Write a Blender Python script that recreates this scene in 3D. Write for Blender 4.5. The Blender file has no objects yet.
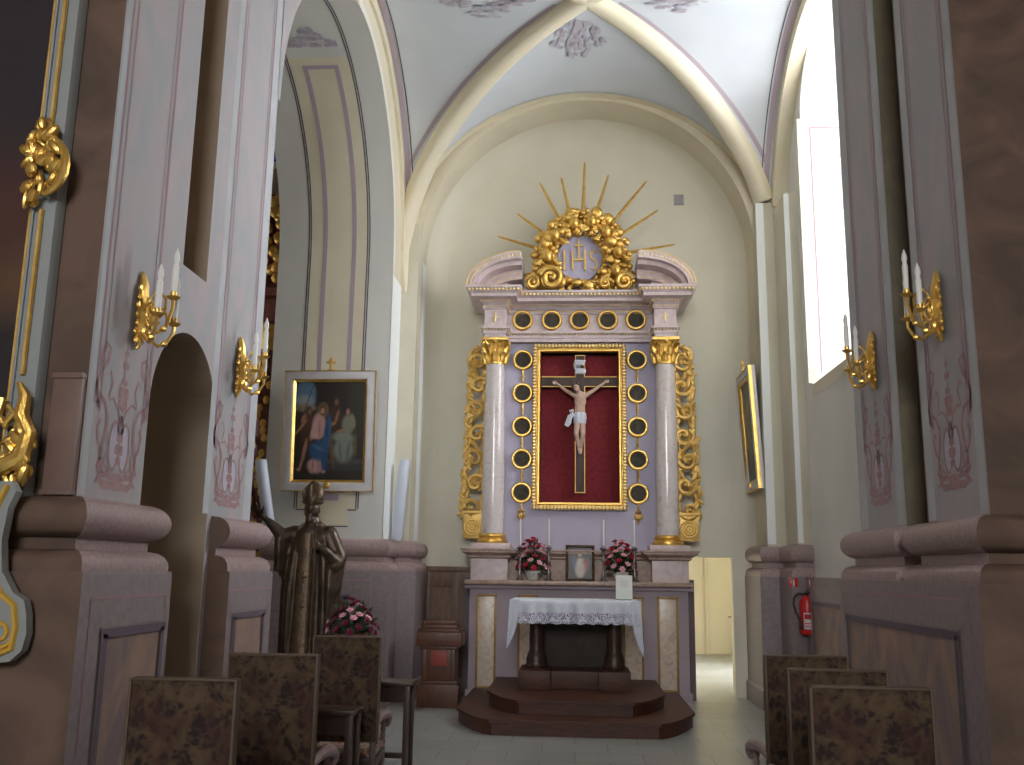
import bpy, bmesh, math, random
from mathutils import Matrix, Vector
random.seed(7)
S = bpy.context.scene
C = S.collection
PI = math.pi

# ------------------------------------------------------------------ camera
def nrm(v): return Vector(v).normalized()
FPX = 950.0
_y = nrm((63, -188, -FPX))
_z = Vector((70, 4798, -FPX)); _z = (_z - _y * _z.dot(_y)).normalized()
_x = _y.cross(_z)
cam_data = bpy.data.cameras.new('camera'); cam = bpy.data.objects.new('camera', cam_data); C.objects.link(cam)
cam_data.sensor_fit = 'HORIZONTAL'; cam_data.sensor_width = 36; cam_data.lens = FPX / 1024 * 36
cam_data.clip_start = .05; cam_data.clip_end = 200
# columns of the camera matrix are the camera axes in world space
cam.matrix_world = Matrix(((_x[0], _x[1], _x[2], 0), (_y[0], _y[1], _y[2], 0), (_z[0], _z[1], _z[2], 1.6), (0, 0, 0, 1)))
S.camera = cam

# ------------------------------------------------------------------ world, sun, daylight portals, exposure
S.view_settings.view_transform = 'Standard'; S.view_settings.look = 'None'
S.view_settings.gamma = 1; S.view_settings.use_curve_mapping = False
S.view_settings.exposure = 0.0
SKY = 19.0; SUN = 20.0
world = bpy.data.worlds.new('sky'); S.world = world; world.use_nodes = True
bg = world.node_tree.nodes['Background']; bg.inputs[1].default_value = SKY
_N, _L = world.node_tree.nodes, world.node_tree.links        # bright hazy sky above, darker ground below the horizon
_tc = _N.new('ShaderNodeTexCoord'); _sp = _N.new('ShaderNodeSeparateXYZ'); _rp = _N.new('ShaderNodeValToRGB')
_L.new(_tc.outputs['Generated'], _sp.inputs[0]); _L.new(_sp.outputs[2], _rp.inputs[0]); _L.new(_rp.outputs[0], bg.inputs[0])
_rp.color_ramp.elements[0].position = 0; _rp.color_ramp.elements[0].color = (.66, .67, .66, 1)
_rp.color_ramp.elements[1].position = .06; _rp.color_ramp.elements[1].color = (.96, .985, 1, 1)
S.cycles.max_bounces = 10; S.cycles.diffuse_bounces = 7; S.cycles.glossy_bounces = 3
S.cycles.transparent_max_bounces = 8; S.cycles.sample_clamp_indirect = 8; S.cycles.caustics_reflective = False; S.cycles.caustics_refractive = False
sd = bpy.data.lights.new('sun', 'SUN'); sd.energy = SUN; sd.angle = math.radians(3); sd.color = (1, .95, .87)
sun = bpy.data.objects.new('sun', sd); C.objects.link(sun)
sun.rotation_euler = Vector((-.36, .42, -1.0)).to_track_quat('-Z', 'Y').to_euler()
sun.location = (8, 0, 14)
def portal(name, loc, d, sx, sy):
    l = bpy.data.lights.new(name, 'AREA'); l.shape = 'RECTANGLE'; l.size = sx; l.size_y = sy; l.cycles.is_portal = True
    o = bpy.data.objects.new(name, l); C.objects.link(o); o.location = loc
    o.rotation_euler = Vector(d).to_track_quat('-Z', 'Z').to_euler(); return o
portal('portal_bay', (3.75, 9.63, 5.85), (-1, 0, 0), 3.0, 4.4)
portal('portal_nave_fill', (-.6, -9.15, 6.1), (0, 1, 0), 4.4, 3.6)  # serves the added rear opening, for fill light from the front
portal('portal_aisle', (-8.6, 11.5, 5.6), (1, 0, 0), .8, 1.6)
portal('portal_passage', (3.75, 16.2, 1.5), (-1, 0, 0), 2.0, 1.6)

# ------------------------------------------------------------------ materials
def lin(c):
    return tuple(((v / 255) / 12.92 if v / 255 <= .04045 else ((v / 255 + .055) / 1.055) ** 2.4) for v in c) + (1,)
def base_mat(name):
    m = bpy.data.materials.new(name); m.use_nodes = True
    return m, m.node_tree, m.node_tree.nodes['Principled BSDF']
def mat(name, col, rough=.6, metal=0, col2=None, scale=4, detail=4, dist=0, lo=.35, hi=.65, bump=0, bscale=None, spec=None, stretch=None, sheen=0):
    """plain or two-tone noise colour, optional bump"""
    m, t, b = base_mat(name); N, L = t.nodes, t.links
    b.inputs['Roughness'].default_value = rough; b.inputs['Metallic'].default_value = metal
    if spec is not None: b.inputs['Specular IOR Level'].default_value = spec
    if sheen: b.inputs['Sheen Weight'].default_value = sheen
    b.inputs['Base Color'].default_value = lin(col)
    tc = N.new('ShaderNodeTexCoord'); vec = tc.outputs['Object']
    if stretch:
        mp = N.new('ShaderNodeMapping'); mp.inputs['Scale'].default_value = stretch; L.new(vec, mp.inputs['Vector']); vec = mp.outputs['Vector']
    if col2:
        n = N.new('ShaderNodeTexNoise'); n.inputs['Scale'].default_value = scale; n.inputs['Detail'].default_value = detail
        n.inputs['Distortion'].default_value = dist; L.new(vec, n.inputs['Vector'])
        r = N.new('ShaderNodeValToRGB'); r.color_ramp.elements[0].position = lo; r.color_ramp.elements[1].position = hi
        r.color_ramp.elements[0].color = lin(col); r.color_ramp.elements[1].color = lin(col2)
        L.new(n.outputs['Fac'], r.inputs['Fac']); L.new(r.outputs['Color'], b.inputs['Base Color'])
    if bump:
        n2 = N.new('ShaderNodeTexNoise'); n2.inputs['Scale'].default_value = bscale or scale * 6; n2.inputs['Detail'].default_value = 3
        L.new(vec, n2.inputs['Vector'])
        bp = N.new('ShaderNodeBump'); bp.inputs['Strength'].default_value = bump; bp.inputs['Distance'].default_value = .02
        L.new(n2.outputs['Fac'], bp.inputs['Height']); L.new(bp.outputs['Normal'], b.inputs['Normal'])
    return m
M = {}
M['cream'] = mat('cream_plaster', (222, 213, 190), .8, col2=(214, 205, 182), scale=1.5, bump=.05, bscale=30)
M['cream_deep'] = mat('cream_rib', (230, 221, 196), .75, col2=(224, 214, 186), scale=2)
M['apse'] = mat('apse_plaster', (230, 226, 208), .85, col2=(223, 219, 200), scale=1.2, bump=.05, bscale=30)
M['white'] = mat('white_plaster', (222, 221, 214), .8, col2=(215, 214, 207), scale=1.5)
M['vault'] = mat('vault_plaster', (214, 219, 224), .85, col2=(207, 212, 218), scale=1.2)
M['mauve'] = mat('mauve_line', (182, 166, 178), .8)
M['mauve_pale'] = mat('mauve_ornament', (178, 168, 180), .85, col2=(200, 196, 206), scale=14)
M['dark_line'] = mat('dark_line', (98, 92, 104), .8)
M['taupe'] = mat('taupe_jamb', (164, 146, 126), .85, col2=(156, 139, 120), scale=3)
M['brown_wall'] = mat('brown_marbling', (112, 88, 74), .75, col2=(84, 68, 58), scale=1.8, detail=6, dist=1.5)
M['pilaster'] = mat('painted_marble', (166, 166, 168), .7, col2=(182, 168, 168), scale=2.2, detail=7, dist=2.2, lo=.38, hi=.7, stretch=(1, 1, .5))
M['pil_edge'] = mat('pilaster_border', (186, 189, 192), .7, col2=(176, 178, 180), scale=3, detail=5, dist=1)
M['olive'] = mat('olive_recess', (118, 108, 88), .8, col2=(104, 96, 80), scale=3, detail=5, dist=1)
M['pink_line'] = mat('pink_line', (168, 136, 142), .8)
M['pink_orn'] = mat('pink_ornament', (176, 144, 144), .8, col2=(160, 128, 130), scale=30)
M['lav_orn'] = mat('lavender_fill', (188, 180, 194), .8)
M['plinth'] = mat('pink_granite', (176, 152, 150), .5, col2=(146, 126, 126), scale=45, detail=6, lo=.3, hi=.7)
M['dado'] = mat('grey_dado', (142, 128, 130), .55, col2=(130, 118, 120), scale=20, detail=6)
M['dado_in'] = mat('peach_marbling', (164, 134, 116), .6, col2=(130, 112, 114), scale=2.4, detail=6, dist=2.5, stretch=(1, 1, .6))
M['dado_line'] = mat('purple_moulding', (104, 90, 102), .6)
M['gold'] = mat('gilding', (244, 206, 120), .34, .85, col2=(230, 184, 94), scale=12, bump=.15, bscale=60)
M['gold_mat'] = mat('matt_gilding', (240, 204, 124), .45, .7, col2=(222, 178, 96), scale=10, bump=.2, bscale=50)
M['lav'] = mat('lavender_stucco', (198, 191, 212), .55, col2=(190, 183, 206), scale=3)
M['alt_white'] = mat('altar_marble', (222, 206, 206), .4, col2=(206, 186, 186), scale=9, detail=7, dist=1)
M['col_marble'] = mat('pink_white_marble', (226, 217, 216), .1, col2=(208, 186, 178), scale=7, detail=9, dist=3, lo=.5, hi=.78)
M['panel_marble'] = mat('panel_marble', (216, 200, 182), .3, col2=(186, 160, 140), scale=8, detail=8, dist=2, lo=.45, hi=.75)
M['tan_marble'] = mat('tan_marble', (186, 160, 142), .35, col2=(160, 134, 120), scale=10, detail=7, dist=1)
M['velvet'] = mat('red_velvet', (142, 40, 48), .9, col2=(122, 32, 40), scale=20, sheen=.3)
M['crosswood'] = mat('dark_cross_wood', (84, 62, 52), .5, col2=(66, 48, 42), scale=12, stretch=(1, 1, .2))
M['skin'] = mat('painted_flesh', (214, 184, 164), .5, col2=(204, 170, 150), scale=20)
M['linen'] = mat('white_linen', (226, 230, 240), .9, col2=(214, 220, 232), scale=40)
M['ink'] = mat('black_ink', (40, 38, 40), .7)
M['medal'] = mat('dark_relic_panel', (46, 40, 32), .6, col2=(76, 68, 52), scale=16, detail=5, dist=.6)
M['wood'] = mat('red_brown_wood', (86, 46, 30), .55, col2=(62, 33, 22), scale=5, detail=6, dist=1.5, stretch=(1, 6, 6))
M['wood_v'] = mat('upright_brown_wood', (104, 62, 42), .45, col2=(78, 46, 32), scale=5, detail=6, dist=1.5, stretch=(6, 6, 1))
M['wood_dark'] = mat('dark_wood', (68, 46, 36), .4, col2=(52, 34, 28), scale=6, detail=5, dist=1, stretch=(5, 5, 1))
M['wainscot'] = mat('wainscot_wood', (126, 96, 74), .5, col2=(104, 78, 60), scale=5, detail=6, dist=1.2, stretch=(5, 5, 1))
M['armwood'] = mat('sheen_mauve_wood', (150, 126, 128), .35, col2=(124, 102, 104), scale=10)  # pale mauve is the window's sheen on glossy arms, put into the colour
M['seat'] = mat('pale_floral_seat', (182, 162, 140), .9, col2=(126, 86, 76), scale=22, detail=3, lo=.42, hi=.6)
M['bronze'] = mat('bronze_statue', (56, 45, 37), .4, .5, col2=(86, 69, 54), scale=6, detail=5, dist=.8, bump=.15, bscale=25)
M['bronze_gold'] = mat('bronze_gilt', (92, 72, 50), .4, .55, col2=(70, 56, 42), scale=14, bump=.2, bscale=40)
M['candle'] = mat('white_wax', (236, 234, 228), .45)
M['tube'] = mat('pale_grey_tube', (200, 206, 218), .4)
M['pewter'] = mat('pewter', (150, 146, 146), .35, .9)
M['frame_white'] = mat('white_frame', (222, 218, 218), .4, col2=(212, 208, 210), scale=6)
M['scroll_white'] = mat('scroll_grey_white', (150, 154, 154), .5)
M['yellow'] = mat('yellow_gold_paint', (214, 172, 74), .5, .3)
M['leaf'] = mat('dark_green_leaf', (58, 82, 48), .6, col2=(40, 58, 36), scale=12)
M['rose_red'] = mat('red_petal', (196, 34, 64), .6, col2=(168, 22, 52), scale=30)
M['rose_pink'] = mat('pink_petal', (232, 150, 170), .6, col2=(240, 196, 206), scale=30)
M['wine'] = mat('wine_petal', (122, 34, 66), .6, col2=(98, 24, 54), scale=30)
M['pot'] = mat('white_pot', (210, 208, 204), .4)
M['terra'] = mat('brown_pot', (110, 74, 58), .6)
M['ext_red'] = mat('extinguisher_red', (200, 30, 32), .35)
M['black'] = mat('black_rubber', (34, 32, 34), .5)
M['door_cream'] = mat('cream_door', (232, 225, 200), .5)
M['vent'] = mat('vent_grey', (160, 156, 158), .6)
M['board'] = mat('brown_board', (126, 100, 90), .5, col2=(114, 90, 82), scale=4)
M['iron'] = mat('grey_lead', (80, 82, 86), .6)
M['blue'] = mat('blue_glass', (50, 70, 220), .2)
M['red_marble'] = mat('red_marble', (140, 84, 72), .4, col2=(112, 66, 60), scale=8, detail=6)
M['redplate'] = mat('red_plate', (150, 62, 50), .5)
M['braid'] = mat('dull_gold_braid', (84, 66, 50), .6)
M['strip'] = mat('pale_pilaster', (214, 208, 188), .7, col2=(207, 201, 180), scale=2)
M['lav_body'] = mat('dull_lavender', (172, 156, 164), .6, col2=(162, 147, 156), scale=3)
M['lav_dark'] = mat('shaded_mauve_stone', (112, 96, 98), .6, col2=(102, 88, 90), scale=5)  # darker copy of the body lavender, with the side returns' shade in the colour
M['gilt_dull'] = mat('dull_gilt_border', (168, 132, 76), .5, .35, col2=(146, 114, 66), scale=20)
M['gold_pale'] = mat('pale_gilding', (250, 222, 156), .35, .6)
M['band2'] = mat('pale_arch_edge', (228, 226, 214), .7)
M['band'] = mat('white_band', (240, 243, 242), .6)
M['dark_panel'] = mat('dark_brown_panel', (66, 55, 46), .7, col2=(56, 46, 40), scale=6)
M['paper'] = mat('white_card', (224, 228, 222), .8)
M['dim'] = mat('nave_plaster', (176, 160, 144), .85)

# floor: pale stone slabs
m, t, b = base_mat('stone_floor'); N, L = t.nodes, t.links
tc = N.new('ShaderNodeTexCoord'); br = N.new('ShaderNodeTexBrick'); br.offset = .5
br.inputs['Scale'].default_value = 1; br.inputs['Brick Width'].default_value = .6; br.inputs['Row Height'].default_value = .45
br.inputs['Mortar Size'].default_value = .006
br.inputs['Color1'].default_value = lin((176, 180, 178)); br.inputs['Color2'].default_value = lin((162, 166, 164)); br.inputs['Mortar'].default_value = lin((128, 130, 128))
L.new(tc.outputs['Object'], br.inputs['Vector'])
nz = N.new('ShaderNodeTexNoise'); nz.inputs['Scale'].default_value = 5; nz.inputs['Detail'].default_value = 6; L.new(tc.outputs['Object'], nz.inputs['Vector'])
mx = N.new('ShaderNodeMix'); mx.data_type = 'RGBA'; mx.blend_type = 'MULTIPLY'; mx.inputs[0].default_value = .25
L.new(br.outputs['Color'], mx.inputs[6]); L.new(nz.outputs['Color'], mx.inputs[7]); L.new(mx.outputs[2], b.inputs['Base Color'])
b.inputs['Roughness'].default_value = .28
M['floor'] = m

# chair tapestry: dark brown ground with olive and wine blotches
m, t, b = base_mat('tapestry'); N, L = t.nodes, t.links
tc = N.new('ShaderNodeTexCoord'); vo = N.new('ShaderNodeTexVoronoi'); vo.inputs['Scale'].default_value = 19
nz = N.new('ShaderNodeTexNoise'); nz.inputs['Scale'].default_value = 9; nz.inputs['Detail'].default_value = 4
ad = N.new('ShaderNodeMix'); ad.data_type = 'RGBA'; ad.blend_type = 'LINEAR_LIGHT'; ad.inputs[0].default_value = .12
L.new(tc.outputs['Object'], nz.inputs['Vector']); L.new(tc.outputs['Object'], ad.inputs[6]); L.new(nz.outputs['Color'], ad.inputs[7]); L.new(ad.outputs[2], vo.inputs['Vector'])
r1 = N.new('ShaderNodeValToRGB'); r1.color_ramp.interpolation = 'EASE'
e = r1.color_ramp.elements; e[0].position = 0; e[0].color = lin((30, 18, 18)); e[1].position = 1; e[1].color = lin((84, 66, 44))
for p, c in ((.3, (34, 21, 20)), (.45, (64, 48, 34)), (.7, (78, 60, 42))):
    q = e.new(p); q.color = lin(c)
L.new(vo.outputs['Distance'], r1.inputs['Fac'])
nz2 = N.new('ShaderNodeTexNoise'); nz2.inputs['Scale'].default_value = 6; nz2.inputs['Detail'].default_value = 2; L.new(tc.outputs['Object'], nz2.inputs['Vector'])
r2 = N.new('ShaderNodeValToRGB'); r2.color_ramp.elements[0].position = .45; r2.color_ramp.elements[1].position = .6
L.new(nz2.outputs['Fac'], r2.inputs['Fac'])
mx = N.new('ShaderNodeMix'); mx.data_type = 'RGBA'; mx.inputs[7].default_value = lin((58, 30, 26))
sc_ = N.new('ShaderNodeMath'); sc_.operation = 'MULTIPLY'; sc_.inputs[1].default_value = .65; L.new(r2.outputs['Color'], sc_.inputs[0])
L.new(sc_.outputs[0], mx.inputs[0]); L.new(r1.outputs['Color'], mx.inputs[6]); L.new(mx.outputs[2], b.inputs['Base Color'])
b.inputs['Roughness'].default_value = .9
M['tapestry'] = m

# lace: linen with holes
m, t, b = base_mat('lace'); N, L = t.nodes, t.links
b.inputs['Base Color'].default_value = lin((214, 212, 232)); b.inputs['Roughness'].default_value = .9
tc = N.new('ShaderNodeTexCoord'); vo = N.new('ShaderNodeTexVoronoi'); vo.inputs['Scale'].default_value = 70; L.new(tc.outputs['Object'], vo.inputs['Vector'])
lt = N.new('ShaderNodeMath'); lt.operation = 'GREATER_THAN'; lt.inputs[1].default_value = .38; L.new(vo.outputs['Distance'], lt.inputs[0])
L.new(lt.outputs[0], b.inputs['Alpha'])
M['lace'] = m

# window pane: mostly clear, a little gloss
m = bpy.data.materials.new('clear_pane'); m.use_nodes = True; t = m.node_tree; N, L = t.nodes, t.links
N.clear(); o = N.new('ShaderNodeOutputMaterial'); tr = N.new('ShaderNodeBsdfTransparent'); gl = N.new('ShaderNodeBsdfGlossy'); ms = N.new('ShaderNodeMixShader')
gl.inputs['Roughness'].default_value = .05; ms.inputs[0].default_value = .06; tr.inputs[0].default_value = (.97, .98, 1, 1)
L.new(tr.outputs[0], ms.inputs[1]); L.new(gl.outputs[0], ms.inputs[2]); L.new(ms.outputs[0], o.inputs[0])
M['pane'] = m
# stained blue window of the aisle: daylight passes tinted
m = bpy.data.materials.new('blue_stained_glass'); m.use_nodes = True; t = m.node_tree; N, L = t.nodes, t.links
N.clear(); o = N.new('ShaderNodeOutputMaterial'); tr = N.new('ShaderNodeBsdfTransparent'); tr.inputs[0].default_value = (.02, .04, .35, 1); L.new(tr.outputs[0], o.inputs[0])
M['stained'] = m
# pictures painted on canvas: colour held in a mesh attribute
m, t, b = base_mat('oil_paint'); at_ = t.nodes.new('ShaderNodeAttribute'); at_.attribute_name = 'paint'
t.links.new(at_.outputs['Color'], b.inputs['Base Color']); b.inputs['Roughness'].default_value = .38
M['oil'] = m

# ------------------------------------------------------------------ mesh helpers
class MB:
    def __init__(s, org=(0, 0, 0)): s.v = []; s.f = []; s.m = []; s.org = Vector(org); s.T = None
    def add(s, vs, fs, mi=0):
        n = len(s.v)
        for p in vs:
            p = Vector(p)
            if s.T is not None: p = s.T @ p
            s.v.append(p)
        for f in fs: s.f.append([n + i for i in f]); s.m.append(mi)
        return s
    def box(s, x0, x1, y0, y1, z0, z1, mi=0):
        return s.add([(x, y, z) for z in (z0, z1) for y in (y0, y1) for x in (x0, x1)],
                     [(0, 2, 3, 1), (4, 5, 7, 6), (0, 1, 5, 4), (1, 3, 7, 5), (3, 2, 6, 7), (2, 0, 4, 6)], mi)
    def rbox(s, x0, x1, y0, y1, z0, z1, r=.01, mi=0):
        """box with chamfered edges"""
        bm = bmesh.new(); bmesh.ops.create_cube(bm, size=1)
        for v in bm.verts: v.co = Vector(((x0 + x1) / 2 + v.co.x * (x1 - x0), (y0 + y1) / 2 + v.co.y * (y1 - y0), (z0 + z1) / 2 + v.co.z * (z1 - z0)))
        bmesh.ops.bevel(bm, geom=bm.edges[:], offset=r, segments=2, affect='EDGES', profile=.6)
        bm.verts.index_update(); s.add([v.co.copy() for v in bm.verts], [[v.index for v in f.verts] for f in bm.faces], mi); bm.free(); return s
    def prism(s, pts, ax, a0, a1, mi=0, caps=True):
        """polygon pts in the plane across axis ax, extruded a0..a1: x->(y,z) y->(x,z) z->(x,y)"""
        k = {'x': lambda p, a: (a, p[0], p[1]), 'y': lambda p, a: (p[0], a, p[1]), 'z': lambda p, a: (p[0], p[1], a)}[ax]
        n = len(pts); vs = [k(p, a0) for p in pts] + [k(p, a1) for p in pts]
        fs = [(i, (i + 1) % n, n + (i + 1) % n, n + i) for i in range(n)]
        if caps: fs += [tuple(range(n))[::-1], tuple(range(n, 2 * n))]
        return s.add(vs, fs, mi)
    def lathe(s, prof, c=(0, 0, 0), seg=24, mi=0, ax='z', a0=0, a1=2 * PI, wob=None):
        full = abs(a1 - a0 - 2 * PI) < 1e-6; k = seg if full else seg + 1; vs = []
        for r, h in prof:
            for i in range(k):
                a = a0 + (a1 - a0) * i / seg; q = r * (wob(a, h) if wob else 1)
                p = (q * math.cos(a), q * math.sin(a), h)
                if ax == 'y': p = (p[0], p[2], p[1])
                if ax == 'x': p = (p[2], p[0], p[1])
                vs.append((c[0] + p[0], c[1] + p[1], c[2] + p[2]))
        fs = []
        for j in range(len(prof) - 1):
            for i in range(seg):
                i2 = (i + 1) % k; fs.append((j * k + i, j * k + i2, (j + 1) * k + i2, (j + 1) * k + i))
        if full:
            if prof[0][0] > 1e-6: fs.append(tuple(range(k))[::-1])
            if prof[-1][0] > 1e-6: fs.append(tuple(range((len(prof) - 1) * k, len(prof) * k)))
        return s.add(vs, fs, mi)
    def tube(s, pts, r, seg=8, mi=0, closed=False, flat=1):
        P = [Vector(p) for p in pts]; n = len(P); R = r if isinstance(r, (list, tuple)) else [r] * n; vs = []; up = None
        for i in range(n):
            a = P[(i + 1) % n] if closed or i < n - 1 else P[i]; b = P[i - 1] if closed or i > 0 else P[i]
            t = (a - b).normalized()
            if up is None:
                up = Vector((0, 0, 1)) if abs(t.z) < .9 else Vector((1, 0, 0))
            u = (up - t * up.dot(t)); u = u.normalized() if u.length > 1e-6 else t.orthogonal().normalized(); up = u; w = t.cross(u)
            for k in range(seg):
                a2 = 2 * PI * k / seg; vs.append(P[i] + (u * math.cos(a2) + w * math.sin(a2) * flat) * R[i])
        fs = []
        for i in range(n if closed else n - 1):
            for k in range(seg):
                i2 = (i + 1) % n; fs.append((i * seg + k, i * seg + (k + 1) % seg, i2 * seg + (k + 1) % seg, i2 * seg + k))
        if not closed: fs += [tuple(range(seg))[::-1], tuple(range((n - 1) * seg, n * seg))]
        return s.add(vs, fs, mi)
    def ell(s, c, r, seg=12, ring=8, mi=0, rot=None):
        if not isinstance(r, (tuple, list)): r = (r, r, r)
        c = Vector(c); vs = []
        def tr(p): p = Vector(p); return c + (rot @ p if rot else p)
        vs.append(tr((0, 0, -r[2])))
        for j in range(1, ring):
            th = PI * j / ring
            for i in range(seg):
                a = 2 * PI * i / seg; vs.append(tr((r[0] * math.sin(th) * math.cos(a), r[1] * math.sin(th) * math.sin(a), -r[2] * math.cos(th))))
        vs.append(tr((0, 0, r[2]))); fs = []; e = len(vs) - 1
        for i in range(seg):
            i2 = (i + 1) % seg; fs.append((0, 1 + i2, 1 + i)); fs.append((e, 1 + (ring - 2) * seg + i, 1 + (ring - 2) * seg + i2))
            for j in range(ring - 2): fs.append((1 + j * seg + i, 1 + j * seg + i2, 1 + (j + 1) * seg + i2, 1 + (j + 1) * seg + i))
        return s.add(vs, fs, mi)
    def ring(s, c, R, r, ax='y', seg=28, rs=8, mi=0, sx=1, sz=1, flat=1):
        pts = []
        for i in range(seg):
            a = 2 * PI * i / seg; u, w = R * math.cos(a) * sx, R * math.sin(a) * sz
            pts.append({'y': (c[0] + u, c[1], c[2] + w), 'x': (c[0], c[1] + u, c[2] + w), 'z': (c[0] + u, c[1] + w, c[2])}[ax])
        return s.tube(pts, r, rs, mi, True, flat)
    def sweep(s, prof, path, side=1, mi=0, caps=True):
        """moulding: profile (out, z) along a plan path; out is to the right of travel when side = 1"""
        P = [Vector((p[0], p[1])) for p in path]; n = len(P); k = len(prof); vs = []
        for i in range(n):
            ns = []
            if i > 0: d = (P[i] - P[i - 1]).normalized(); ns.append(Vector((d.y, -d.x)) * side)
            if i < n - 1: d = (P[i + 1] - P[i]).normalized(); ns.append(Vector((d.y, -d.x)) * side)
            m_ = ns[0] if len(ns) == 1 else (ns[0] + ns[1]) / (1 + ns[0].dot(ns[1]))
            for o, z in prof: vs.append((P[i].x + m_.x * o, P[i].y + m_.y * o, z))
        fs = [(i * k + j, i * k + j + 1, (i + 1) * k + j + 1, (i + 1) * k + j) for i in range(n - 1) for j in range(k - 1)]
        if caps: fs += [tuple(range(k)), tuple(range((n - 1) * k, n * k))[::-1]]
        return s.add(vs, fs, mi)
    def stroke(s, pts, w, nrml, mi=0, th=.003):
        """flat ribbon of width w (or widths) lying on a surface with normal nrml, lifted by th"""
        P = [Vector(p) for p in pts]; n = len(P); W = w if isinstance(w, (list, tuple)) else [w] * n; nv = Vector(nrml).normalized(); vs = []
        for i in range(n):
            t = (P[min(i + 1, n - 1)] - P[max(i - 1, 0)]).normalized(); b = t.cross(nv)
            vs += [P[i] + nv * th - b * W[i] / 2, P[i] + nv * th + b * W[i] / 2]
        return s.add(vs, [(2 * i, 2 * i + 1, 2 * i + 3, 2 * i + 2) for i in range(n - 1)], mi)
    def build(s, name, mats, parent=None, fn=None, sharp=35, flat=False):
        me = bpy.data.meshes.new(name)
        me.from_pydata([tuple(p - s.org) for p in s.v], [], s.f)
        for mm in (mats if isinstance(mats, (list, tuple)) else [mats]): me.materials.append(M[mm] if isinstance(mm, str) else mm)
        for p, mi in zip(me.polygons, s.m): p.material_index = mi
        bm = bmesh.new(); bm.from_mesh(me); bmesh.ops.recalc_face_normals(bm, faces=bm.faces[:]); bm.to_mesh(me); bm.free()
        if fn:
            for p in me.polygons:
                q = fn(p.center + s.org, p.normal, p.material_index)
                if q is not None: p.material_index = q
        if not flat:
            me.polygons.foreach_set('use_smooth', [True] * len(me.polygons)); me.set_sharp_from_angle(angle=math.radians(sharp))
        o = bpy.data.objects.new(name, me); C.objects.link(o)
        if parent is not None: o.parent = parent
        elif s.org.length > 0: o.location = s.org
        return o
def thing(name, label, cat, loc=(0, 0, 0), group=None, rz=0):
    o = bpy.data.objects.new(name, None); C.objects.link(o); o.empty_display_size = .1
    o.location = loc; o.rotation_euler = (0, 0, rz); o['label'] = label; o['category'] = cat
    if group: o['group'] = group
    return o
def tag(o, label, cat, group=None):
    o['label'] = label; o['category'] = cat
    if group: o['group'] = group
    return o
def struct(o, label=None):
    o['kind'] = 'structure'
    if label: o['label'] = label
    return o
def kids(o): return [q for q in C.objects if q.parent == o]
def dup(root, loc, label, rz=None, scale=None):
    r = root.copy(); C.objects.link(r); r.location = loc; r['label'] = label
    if rz is not None: r.rotation_euler = (0, 0, rz)
    if scale: r.scale = scale
    for ch in kids(root):
        c = ch.copy(); C.objects.link(c); c.parent = r
        for g in kids(ch):
            d = g.copy(); C.objects.link(d); d.parent = c
    return r
def arc(cx, cz, rx, rz, a0, a1, n=24):
    return [(cx + rx * math.cos(math.radians(a0 + (a1 - a0) * i / n)), cz + rz * math.sin(math.radians(a0 + (a1 - a0) * i / n))) for i in range(n + 1)]
def spiral(cx, cz, r0, r1, a0, turns, n=22):
    return [(cx + (r0 + (r1 - r0) * i / n) * math.cos(a0 + turns * 2 * PI * i / n), cz + (r0 + (r1 - r0) * i / n) * math.sin(a0 + turns * 2 * PI * i / n)) for i in range(n + 1)]
def picture(name, w, h, nx, nz, layers, base, parent, at, rotz=0):
    """painted canvas, w by h, facing -y of its own frame; layers are soft ellipses (u, v, ru, rv, angle, rgb, softness)"""
    vs = []; cols = []
    Rm = Matrix.Rotation(rotz, 4, 'Z')
    rnd = random.Random(3)
    for j in range(nz + 1):
        for i in range(nx + 1):
            u, v = i / nx, j / nz; vs.append(tuple(Rm @ Vector(((u - .5) * w, 0, (v - .5) * h)) + Vector(at)))
            c = Vector(lin(base)[:3]) * (1 + .25 * (rnd.random() - .5))
            for (cu, cv, ru, rv, an, rgb, so) in layers:
                du, dv = (u - cu) * w / h, v - cv; a = math.radians(an)
                p, q = du * math.cos(a) + dv * math.sin(a), -du * math.sin(a) + dv * math.cos(a)
                d = math.sqrt((p / (ru * w / h)) ** 2 + (q / rv) ** 2)
                k = min(1, max(0, (1 + so - d) / (2 * so + 1e-4)))
                if k > 0: c = c.lerp(Vector(lin(rgb)[:3]), k)
            cols += [c[0], c[1], c[2], 1]
    fs = [(j * (nx + 1) + i, j * (nx + 1) + i + 1, (j + 1) * (nx + 1) + i + 1, (j + 1) * (nx + 1) + i) for j in range(nz) for i in range(nx)]
    me = bpy.data.meshes.new(name); me.from_pydata(vs, [], fs); me.materials.append(M['oil'])
    ca = me.color_attributes.new('paint', 'FLOAT_COLOR', 'POINT'); ca.data.foreach_set('color', cols)
    o = bpy.data.objects.new(name, me); C.objects.link(o); o.parent = parent
    return o
# ================================================================== SETTING
CX, CY, VA, VB, ZS, VH = .13, 9.85, 2.47, 2.35, 5.72, 2.33
def vz(t): return ZS + VH * math.sqrt(max(0, 1 - min(1, abs(t)) ** 2))
def web(x, y): return vz(min(abs((x - CX) / VA), abs((y - CY) / VB)))
struct(MB().box(-8.6, 7, -9, 20.4, -.2, 0).build('floor', 'floor'))

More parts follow.
